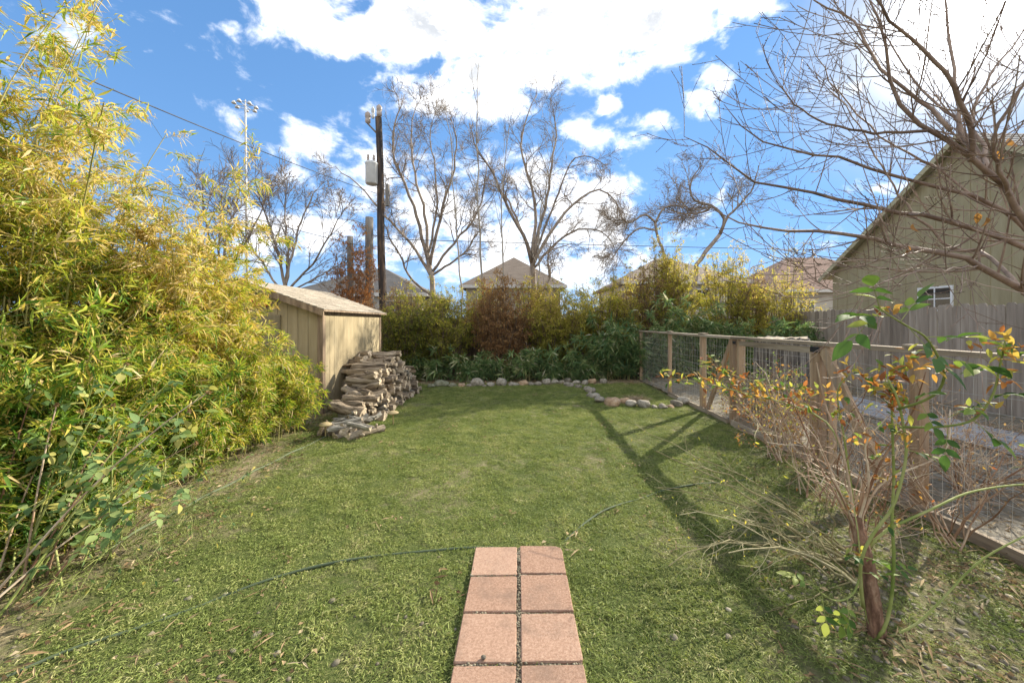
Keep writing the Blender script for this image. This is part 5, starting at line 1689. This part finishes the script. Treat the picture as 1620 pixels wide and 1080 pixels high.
# orchard tree at the right, trunk just outside the view
def PY(l):
    return [P(px, py, y) for (px, py, y) in l]
OL = [
    (PY([(1690, 830, 3.2), (1686, 640, 3.2), (1684, 545, 3.2), (1680, 480, 3.2)]), .10, .075),
    (PY([(1682, 500, 3.2), (1620, 464, 3.15), (1546, 420, 3.1), (1463, 395, 3.0), (1398, 381, 2.95), (1324, 372, 2.9), (1238, 363, 2.85), (1171, 352, 2.8), (1125, 330, 2.8)]), .046, .005),
    (PY([(1682, 480, 3.2), (1620, 387, 3.3), (1564, 370, 3.3), (1502, 350, 3.3), (1445, 340, 3.3), (1368, 325, 3.3), (1321, 312, 3.3), (1250, 300, 3.3), (1208, 291, 3.3), (1178, 274, 3.3), (1134, 248, 3.3), (1082, 216, 3.3)]), .042, .004),
    (PY([(1682, 470, 3.3), (1620, 355, 3.5), (1590, 343, 3.5), (1546, 316, 3.5), (1487, 295, 3.5), (1440, 284, 3.5), (1380, 269, 3.5), (1309, 250, 3.5), (1250, 241, 3.5), (1219, 233, 3.5), (1182, 207, 3.5), (1145, 165, 3.5)]), .036, .004),
    (PY([(1680, 478, 3.1), (1640, 390, 2.9), (1600, 310, 2.8), (1561, 275, 2.75), (1534, 251, 2.7), (1499, 224, 2.7), (1445, 186, 2.7), (1434, 163, 2.7), (1419, 122, 2.7), (1393, 55, 2.7), (1370, -10, 2.7)]), .045, .006),
    (PY([(1538, 252, 2.7), (1518, 190, 2.8), (1512, 148, 2.9), (1500, 66, 3.0), (1497, 0, 3.0), (1490, -60, 3.1)]), .026, .005),
    (PY([(1536, 255, 2.7), (1530, 185, 2.6), (1486, 107, 2.5), (1445, 66, 2.5), (1390, 7, 2.4), (1350, -60, 2.4)]), .028, .005),
    (PY([(1560, 275, 2.75), (1556, 237, 2.9), (1538, 181, 3.1), (1567, 122, 3.2), (1608, 66, 3.2), (1640, 20, 3.2)]), .026, .005),
    (PY([(1504, 207, 2.7), (1467, 170, 2.8), (1393, 107, 2.9), (1349, 33, 3.0), (1290, 4, 3.1), (1260, -30, 3.1)]), .024, .005),
    (PY([(1467, 207, 2.7), (1382, 211, 2.8), (1304, 193, 2.9), (1260, 167, 2.9), (1228, 128, 2.9)]), .017, .004),
    (PY([(1600, 310, 2.8), (1570, 240, 2.5), (1590, 180, 2.4), (1630, 120, 2.3), (1660, 60, 2.3)]), .026, .005),
    (PY([(1561, 275, 2.75), (1520, 200, 3.2), (1450, 130, 3.6), (1400, 60, 3.8), (1365, 0, 3.9)]), .024, .005),
    (PY([(1546, 316, 3.5), (1480, 262, 3.7), (1420, 235, 3.8), (1350, 175, 3.9), (1300, 110, 3.9), (1283, 70, 3.9)]), .020, .004),
    (PY([(1445, 340, 3.3), (1410, 290, 3.4), (1375, 230, 3.5), (1335, 165, 3.5), (1285, 120, 3.5)]), .014, .004),
    (PY([(1620, 464, 3.15), (1560, 400, 3.6), (1500, 392, 3.9), (1463, 352, 4.0), (1400, 330, 4.1), (1320, 335, 4.2), (1250, 345, 4.2)]), .030, .004),
    (PY([(1463, 395, 3.0), (1400, 410, 2.7), (1330, 415, 2.6), (1250, 430, 2.5)]), .012, .003),
    (PY([(1546, 420, 3.1), (1500, 425, 2.8), (1440, 430, 2.6), (1370, 455, 2.5), (1300, 470, 2.4)]), .012, .003),
]
OV = [(18, (30, 70), (.35, 1.25), 8, .04, (0, 0, .10), .42, .0028, 4, .12),
      (5, (25, 55), (.10, .34), 5, .05, (0, 0, .05), .6, .0020, 3, .15)]
bare_tree('orchard_tree', 'bare fruit tree with long arching branches reaching over the wire fence', OL, OV, M_PTREE, base=P(1690, 510, 3.2) * [1, 1, 0], buds=5, thin=.74)
# a few curled dry leaves hang on it
M_CURL = leafmat('curled_leaf', [(0, (0.22, 0.10, 0.03)), (1, (0.42, 0.22, 0.07))], trans=.4, rough=.7)
for (px, py, y) in ((1546, 343, 2.8), (1560, 350, 2.8), (1596, 225, 2.7), (1577, 245, 2.7), (1445, 360, 2.9), (1437, 395, 2.9)):
    t_ = obj('dry_leaf', leaf_unit_mesh('dry_leaf', M_CURL, .5 + .1 * random.random(), .55, .8, .5))
    p = P(px, py - 6, y)
    t_.matrix_basis = Matrix.Translation(Vector(p)) @ Matrix.Rotation(R(80) + random.uniform(-.3, .3), 4, 'Y') @ Matrix.Rotation(random.uniform(0, 6), 4, 'X') @ Matrix.Scale(.075, 4)
    tag(t_, 'curled dry orange brown leaf hanging on the bare fruit tree', 'leaf', 'dry leaves hanging on the fruit tree')

# ------------------------------------------------------------------ rose bushes and dry canes
M_ROSE = leafmat('rose_leaf', [(0, (0.035, 0.085, 0.025)), (0.4, (0.09, 0.17, 0.04)), (0.7, (0.20, 0.28, 0.06)), (1, (0.38, 0.40, 0.11))], trans=.45, rough=.6, spec=.2)
M_ROSEY = leafmat('young_rose_leaf', [(0, (0.26, 0.085, 0.04)), (0.35, (0.42, 0.19, 0.06)), (0.65, (0.50, 0.31, 0.08)), (0.85, (0.42, 0.38, 0.09)), (1, (0.28, 0.34, 0.07))], trans=.55, rough=.6, spec=.15)
M_ROSEG = leafmat('grey_rose_leaf', [(0, (0.06, 0.12, 0.045)), (0.5, (0.16, 0.24, 0.085)), (0.8, (0.30, 0.36, 0.13)), (1, (0.52, 0.42, 0.11))], trans=.4, rough=.65, spec=.15)
M_ROSEBARK = pmat('peeling_bark', [(0, (0.07, 0.035, 0.022)), (0.4, (0.20, 0.11, 0.07)), (0.75, (0.33, 0.20, 0.13)), (1, (0.44, 0.30, 0.21))], 9, 7, .95, .05, 14, stretch=(2.5, 2.5, 1.0))
VR = [.1, .3, .5, .7, .9]
LG = [leaf_unit_mesh('leaf', M_ROSE, v, .52, .25, .18) for v in VR]
LYG = [leaf_unit_mesh('leaf', M_ROSEY, v, .42, .3, .15) for v in VR]
LGR = [leaf_unit_mesh('leaf', M_ROSEG, v, .62, .2, .2) for v in VR]

def compound(par, base, d, L, meshes, nleaf=5, off=0):
    """rose leaf: stalk with paired leaflets and one at the end; leaflets are objects"""
    d = unit(d)
    side = unit(np.cross(d, rand_unit(1)[0] * .4 + [0, 0, 1]))
    nrm = unit(np.cross(side, d))
    st = L * 1.9
    tip = base + d * st + np.array([0, 0, -.12 * st])
    res = [(base + (tip - base) * .98, d + [0, 0, -.2], 1.1)]
    for k, f in enumerate((.78, .45)[:(nleaf - 1) // 2]):
        for sg in (-1, 1):
            res.append((base + (tip - base) * f, d * .45 + side * sg + [0, 0, -.15], .95 - .12 * k))
    for (b, dd, s) in res:
        place_leaf('leaf', random.choice(meshes), par, b, np.asarray(dd) + rng.normal(0, .15, 3), nrm + rng.normal(0, .25, 3), L * s * random.uniform(.85, 1.15))
    return np.array([base, (base + tip) / 2 + [0, 0, .02 * L], tip])

rb = np.array([*G(1386, 1006)[:2], 0])
rose = thing('rose_bush', 'rose bush with a peeling brown stump and orange young leaves', 'rose bush', rb)
def rel(l):
    return np.array([P(px, py, y) - rb for (px, py, y) in l])
g = Geo()
S, K = 18, 30
q = spline(rel([(1386, 1016, 2.03), (1382, 960, 2.04), (1374, 900, 2.06), (1362, 852, 2.09), (1352, 815, 2.12)]), K)
th = np.arange(S) * 2 * math.pi / S
prof = 1 + .14 * np.sin(2 * th) + .10 * np.sin(5 * th + 1) + rng.normal(0, .08, S)
plate = np.repeat(rng.normal(0, .10, (10, S)), 3, 0) + rng.normal(0, .05, (30, S))      # loose bark plates
V = np.vstack([np.c_[q[k, 0] + (.039 - .008 * k / K) * (prof + plate[k]) * np.cos(th), q[k, 1] + (.039 - .008 * k / K) * (prof + plate[k]) * np.sin(th), np.full(S, q[k, 2]) + rng.normal(0, .004, S)] for k in range(K)])
g.add(V, [[k * S + j, k * S + (j + 1) % S, (k + 1) * S + (j + 1) % S, (k + 1) * S + j] for k in range(K - 1) for j in range(S)])
g.f.append(np.array([np.arange((K - 1) * S, K * S)]) + g.n - len(V)); g.m.append(np.array([0]))
g.build('trunk', M_ROSEBARK, rose, True)
CANES = [
    ([(1384, 1012, 2.0), (1399, 994, 1.98), (1408, 961, 1.97), (1412, 926, 1.96), (1414, 878, 1.96), (1411, 819, 1.97), (1414, 760, 1.98), (1412, 690, 2.0), (1410, 610, 2.02)], .0085, .005),
    ([(1366, 960, 2.02), (1361, 920, 1.98), (1364, 879, 1.92), (1384, 840, 1.9), (1411, 804, 1.88), (1426, 760, 1.86), (1434, 711, 1.85), (1427, 661, 1.85), (1419, 628, 1.85), (1405, 600, 1.86)], .0085, .005),
    ([(1428, 675, 1.85), (1484, 675, 1.8), (1539, 664, 1.75), (1570, 625, 1.72), (1581, 583, 1.7), (1590, 540, 1.7)], .006, .0035),
    ([(1420, 647, 1.85), (1456, 636, 1.75), (1484, 619, 1.68), (1494, 592, 1.62), (1484, 564, 1.58), (1464, 533, 1.55), (1437, 517, 1.52), (1409, 500, 1.5), (1392, 488, 1.5)], .0065, .003),
    ([(1400, 1009, 2.02), (1447, 988, 2.05), (1491, 947, 2.08), (1524, 911, 2.1), (1559, 881, 2.12), (1618, 849, 2.15), (1680, 825, 2.2)], .006, .004),
    ([(1372, 870, 2.1), (1400, 840, 2.12), (1476, 804, 2.2), (1536, 778, 2.3), (1618, 766, 2.4), (1690, 770, 2.4)], .0075, .005),
    ([(1362, 905, 2.0), (1350, 938, 1.93), (1325, 950, 1.88), (1300, 938, 1.85), (1288, 925, 1.83)], .005, .003),
    ([(1352, 820, 2.12), (1340, 740, 2.3), (1310, 670, 2.5), (1250, 640, 2.7), (1180, 622, 2.85), (1110, 605, 2.95), (1058, 598, 3.0)], .007, .003),
    ([(1352, 820, 2.12), (1345, 760, 2.15), (1335, 690, 2.2), (1325, 620, 2.2), (1345, 590, 2.2)], .007, .003),
    ([(1384, 1012, 2.02), (1368, 960, 2.05), (1362, 900, 2.02), (1357, 840, 2.0), (1350, 800, 2.02)], .005, .003),
]
for c, r0, r1 in CANES:
    q = spline(rel(c), 20)
    g = Geo(); tubes(g, q, np.linspace(r0, r1, 20), 7, random.random(), cap=True)
    nt = 26                                          # thorns
    idx = rng.integers(1, 19, nt)
    dd = rand_unit(nt)
    tubes(g, np.stack([q[idx], q[idx] + dd * (r0 + .006)], 1), np.stack([np.full(nt, .0022), np.full(nt, .0003)], 1), 3)
    g.build('cane', M_GCANE, rose, True)
# dry brown canes fanning from the top of the stump
top_ = rel([(1354, 822, 2.12)])[0]
for k in range(10):
    a_ = random.uniform(0, 6.283)
    sp_ = random.uniform(.15, .55)
    ln_ = random.uniform(.45, 1.0)
    e_ = top_ + np.array([math.cos(a_) * sp_, math.sin(a_) * sp_ * .8, ln_ * (1 - .45 * sp_)])
    q = spline(np.array([top_ - [0, 0, .06], top_ + (e_ - top_) * .35 + rng.normal(0, .03, 3), top_ + (e_ - top_) * .7 + rng.normal(0, .05, 3), e_]), 14)
    g = Geo(); tubes(g, q, np.linspace(random.uniform(.004, .0085), .0025, 14), 6, random.random(), cap=True)
    tq, tr_ = grow(q[None], np.linspace(.008, .003, 14)[None], 9, (30, 70), (.08, .30), 5, .2, (0, 0, 0), .2, 1, .5, .4, .0013)
    tubes(g, tq, tr_, 3, rng.random(len(tq)))
    g.build('cane', M_RTWIG, rose, True)
stalks = []
def leafspots(lst, meshes, L, n=5):
    for (px, py, y, dx, dz) in lst:
        stalks.append(compound(rose, P(px, py, y) - rb, np.array([dx, -.15 + random.uniform(-.3, .3), dz]), L * random.uniform(.85, 1.15), meshes, n))
leafspots([(1409, 500, 1.5, -.8, .1), (1437, 517, 1.52, .2, -.5), (1395, 489, 1.5, -.6, -.5), (1464, 533, 1.55, .8, .1), (1425, 508, 1.5, .4, .5), (1484, 564, 1.58, .9, -.1), (1392, 488, 1.5, -.3, .3)], LG, .078)
leafspots([(1539, 664, 1.75, .5, -.6), (1570, 625, 1.72, .6, .1), (1581, 583, 1.7, -.8, .1), (1588, 560, 1.7, .8, .2), (1500, 675, 1.8, -.2, -.7), (1555, 650, 1.75, -.7, .2), (1484, 619, 1.68, -.9, .1), (1456, 636, 1.75, .1, -.8),
           (1434, 711, 1.85, .8, -.1), (1500, 660, 1.8, .6, .4), (1610, 700, 1.8, .6, -.2), (1600, 740, 1.9, .3, .3)], LG, .064)
leafspots([(1288, 925, 1.83, -.7, .3), (1300, 938, 1.85, -.1, -.9), (1325, 950, 1.88, .1, -.9), (1340, 945, 1.9, -.3, -.6), (1361, 905, 1.96, .8, .2), (1366, 880, 1.92, .9, -.2), (1412, 905, 1.96, .8, .2), (1364, 879, 1.92, -.7, .2)], LG, .06)
young = []
for (px, py, y, s, k) in ((1410, 605, 2.0, .03, 9), (1425, 628, 1.9, .03, 8), (1405, 580, 2.0, .028, 8), (1400, 640, 1.95, .03, 6), (1590, 535, 1.7, .028, 7), (1585, 560, 1.7, .025, 5), (1580, 600, 1.72, .025, 6), (1490, 580, 1.6, .024, 5), (1405, 490, 1.5, .02, 5), (1440, 565, 1.9, .026, 5),
                          (1345, 590, 2.2, .028, 8), (1328, 630, 2.2, .026, 7), (1395, 720, 1.98, .026, 5), (1408, 760, 1.96, .028, 4), (1380, 685, 2.0, .024, 4), (1350, 700, 2.2, .024, 4), (1412, 830, 1.97, .026, 3), (1355, 870, 2.0, .022, 4), (1550, 640, 1.75, .026, 4), (1345, 810, 2.05, .022, 3), (1430, 590, 1.9, .03, 8), (1395, 610, 1.95, .03, 8), (1415, 660, 1.9, .028, 7), (1425, 690, 1.85, .026, 5), (1610, 560, 1.75, .028, 6), (1330, 660, 2.2, .026, 6), (1375, 600, 2.1, .026, 6), (1545, 545, 1.7, .024, 4)):
    for j in range(int(k * 2.4)):
        d_ = rand_unit(1)[0] * .8 + [0, -.1, .35]
        young.append((P(px, py, y) - rb + rng.normal(0, s * .9, 3), d_, s * 1.5))
for (px, py, y) in ((1058, 598, 3.0), (1075, 600, 2.98), (1100, 604, 2.95), (1125, 608, 2.93), (1150, 614, 2.9), (1180, 622, 2.85), (1215, 630, 2.78), (1250, 640, 2.7), (1280, 652, 2.6), (1170, 600, 2.88), (1140, 590, 2.9), (1200, 612, 2.8), (1230, 620, 2.75), (1120, 575, 2.95), (1295, 625, 2.6), (1265, 618, 2.65)):
    for j in range(15):
        young.append((P(px + random.uniform(-14, 14), py + random.uniform(-12, 8), y) - rb, rand_unit(1)[0] * .8 + [0, 0, .2], random.uniform(.035, .055)))
for (b_, d_, s) in young:
    place_leaf('leaf', random.choice(LYG if random.random() < .78 else LG), rose, b_, d_, rand_unit(1)[0] * .6 + [0, 0, 1], s * random.uniform(.9, 1.5))
g = Geo()
tubes(g, np.array(stalks), np.tile([.0018, .0015, .001], (len(stalks), 1)), 4)
g.build('leaf_stalks', M_GCANE, rose, kind='stuff')

# dry twiggy shrubs along the wire fence
def cane_shrub(name, label, cat, base, n, h, spread, dirb, mat, m1, m2, leafm=None, per=0, L=(.02, .035), r=.007, group=None, arch=.6, wander=.12):
    t = thing(name, label, cat, base, 0, group)
    K = 10
    b = np.c_[rng.normal(0, .06, (n, 2)), np.zeros(n)]
    hd = unit(np.c_[rng.normal(size=(n, 2)) + np.asarray(dirb)[:2], np.zeros(n)])
    ln = h[0] + (h[1] - h[0]) * rng.random(n)
    pts = np.empty((n, K, 3)); pts[:, 0] = b
    a0 = np.abs(rng.normal(spread, .25, n))
    for k in range(1, K):
        a = (a0 + arch * (k / K) ** 1.5)[:, None]
        d = np.cos(a) * np.array([0, 0, 1.0]) + np.sin(a) * hd + rng.normal(0, wander, (n, 3))
        pts[:, k] = pts[:, k - 1] + unit(d) * (ln / (K - 1))[:, None]
    pts[..., 2] = np.maximum(pts[..., 2], .02)
    rad = (r * (.5 + .8 * rng.random(n)))[:, None] * np.linspace(1, .35, K)
    for k in range(n):
        g = Geo(); tubes(g, pts[k], rad[k], 5, rng.random()); g.build('cane', mat, t, True)
    tp, tr = grow(pts, rad, m1, (25, 65), (.15, .5), 6, .16, (0, 0, 0), .25, 1, .5, .4, .0014)
    tp[..., 2] = np.maximum(tp[..., 2], .02)
    g = Geo(); tubes(g, tp, tr, 3, rng.random(len(tp)))
    if m2:
        up_, ur = grow(tp, tr, m2, (25, 65), (.06, .24), 4, .18, (0, 0, 0), .2, 1, .6, .4, .001)
        up_[..., 2] = np.maximum(up_[..., 2], .015)
        tubes(g, up_, ur, 3, rng.random(len(up_)))
    else:
        up_ = tp
    g.build('twigs', mat, t, kind='stuff')
    if leafm:
        p, d = along(up_, per, .3, 1)
        k = rng.random(len(p)) < .5
        p, d = p[k], d[k]
        Lr = L[0] + (L[1] - L[0]) * rng.random(len(p))
        g = Geo(); leaves(g, p, unit(d + rng.normal(0, .8, d.shape)), rand_unit(len(p)), Lr, Lr * .45, .2, .2); g.build('foliage', leafm, t, kind='stuff')
    return t
DG = 'dry cane shrubs along the wire fence'
cane_shrub('dry_shrub', 'reddish dry cane shrub in front of the gate post', 'shrub', (2.85, 3.55, 0), 13, (.7, 1.4), .30, (0, 0), M_RTWIG, 6, 3, M_ROSEY, 1, group=DG)
cane_shrub('dry_shrub', 'tangled dry rose canes beside the peeling stump', 'shrub', (2.45, 2.75, 0), 11, (.6, 1.25), .34, (.2, .1), M_RTWIG, 6, 3, M_ROSEY, 1, group=DG)
cane_shrub('dry_shrub', 'dry brown cane clump near the fence rail cap', 'shrub', (3.25, 2.85, 0), 13, (.6, 1.15), .34, (-.1, .1), M_RTWIG, 6, 3, M_VINE, 1, group=DG)
cane_shrub('dry_shrub', 'leafy dry shrub with orange tips behind the fence brace', 'shrub', (3.15, 4.6, 0), 18, (.6, 1.1), .32, (-.2, 0), M_RTWIG, 7, 4, M_ROSEY, 3, L=(.03, .05), group=DG)
cane_shrub('dry_shrub', 'thin dry weeds at the foot of the gate', 'shrub', (3.85, 5.4, 0), 22, (.5, 1.0), .35, (0, 0), M_RTWIG, 9, 4, M_BAMY, 2, group=DG)
cane_shrub('dry_shrub', 'low dry weeds behind the bottom board of the fence', 'shrub', (4.1, 6.9, 0), 20, (.4, .8), .4, (0, 0), M_RTWIG, 8, 4, M_BAMY, 2, group=DG)
cane_shrub('dry_shrub', 'straggling green leaved vine on the wire gate', 'shrub', (3.8, 6.1, 0), 20, (.7, 1.3), .3, (.2, -.2), M_RTWIG, 8, 4, M_ROSE, 3, L=(.03, .06), group=DG)
cane_shrub('dry_shrub', 'dry stalk clump behind the wire fence beside the path', 'shrub', (4.4, 3.7, 0), 22, (.5, 1.0), .3, (0, 0), M_RTWIG, 8, 4, M_VINE, 1, group=DG)
M_OTWIG = pmat('olive_twig', [(0, (0.17, 0.14, 0.065)), (0.5, (0.28, 0.245, 0.125)), (1, (0.42, 0.37, 0.22))], 5, 4, .8, rnd_amt=.7)
cane_shrub('arching_shrub', 'low arching twigs spreading from the rose bed over the lawn', 'shrub', (2.35, 2.7, 0), 10, (.9, 1.75), 1.0, (-2.4, .6), M_OTWIG, 6, 3, M_BAMY, 1, L=(.015, .035), r=.008, arch=.6, group='arching twigs over the lawn edge')
cane_shrub('arching_shrub', 'thin arching twigs leaning from the gravel toward the pavers', 'shrub', (2.15, 2.45, 0), 6, (.7, 1.4), 1.0, (-2.2, .2), M_OTWIG, 6, 3, M_BAMY, 1, L=(.015, .035), r=.008, arch=.75, group='arching twigs over the lawn edge')

# grey leaved rose at the left
lb = np.array([*G(-30, 960)[:2], 0])
rose2 = thing('rose_bush', 'sprawling rose with grey green leaves in front of the bamboo', 'rose bush', lb)
rng2 = random.Random(3)
tips = [(90, 640), (150, 600), (200, 575), (250, 640), (300, 650), (230, 690), (160, 690), (110, 720), (60, 760), (280, 760), (200, 760), (40, 690), (330, 620), (120, 800), (10, 640), (60, 600), (180, 640), (270, 600), (310, 700), (250, 720), (130, 650), (80, 700), (190, 800), (40, 820), (240, 800), (150, 740), (20, 740), (330, 760)]
nst = []
for k, (px, py) in enumerate(tips):
    y = rng2.uniform(2.35, 3.0)
    e = P(px, py, y) - lb
    b = np.array([rng2.uniform(-.15, .3), rng2.uniform(-.15, .55), 0])
    q = spline(np.array([b, b + (e - b) * .4 + [0, 0, .10], b + (e - b) * .75 + [0, 0, .08], e]), 16)
    g = Geo(); tubes(g, q, np.linspace(.0075, .003, 16), 6, rng2.random(), cap=True); g.build('cane', M_GCANE if k % 3 else M_RTWIG, rose2, True)
    for j in (5, 7, 9, 11, 12, 13, 14, 15):
        if rng2.random() < .85:
            nst.append(compound(rose2, q[j], rand_unit(1)[0] * .9 + [.2, -.35, .1], rng2.uniform(.048, .072), LGR, 5 if rng2.random() < .6 else 3))
    if k % 2 == 0:                                   # dried flower head
        g = Geo()
        n_ = 22
        leaves(g, np.repeat(q[-1:], n_, 0), rand_unit(n_), rand_unit(n_), .022, .012, .2, .3); g.build('flower_head', M_VINE, rose2)
g = Geo(); tubes(g, np.array(nst), np.tile([.0018, .0015, .001], (len(nst), 1)), 4); g.build('leaf_stalks', M_GCANE, rose2, kind='stuff')
cane_shrub('low_briar', 'thin trailing briar stems over the bare soil beside the hose', 'shrub', (-2.95, 2.75, 0), 12, (.5, 1.0), .75, (1.6, .2), M_GCANE, 7, 3, M_ROSEG, 2, L=(.03, .05), r=.004, arch=.5)
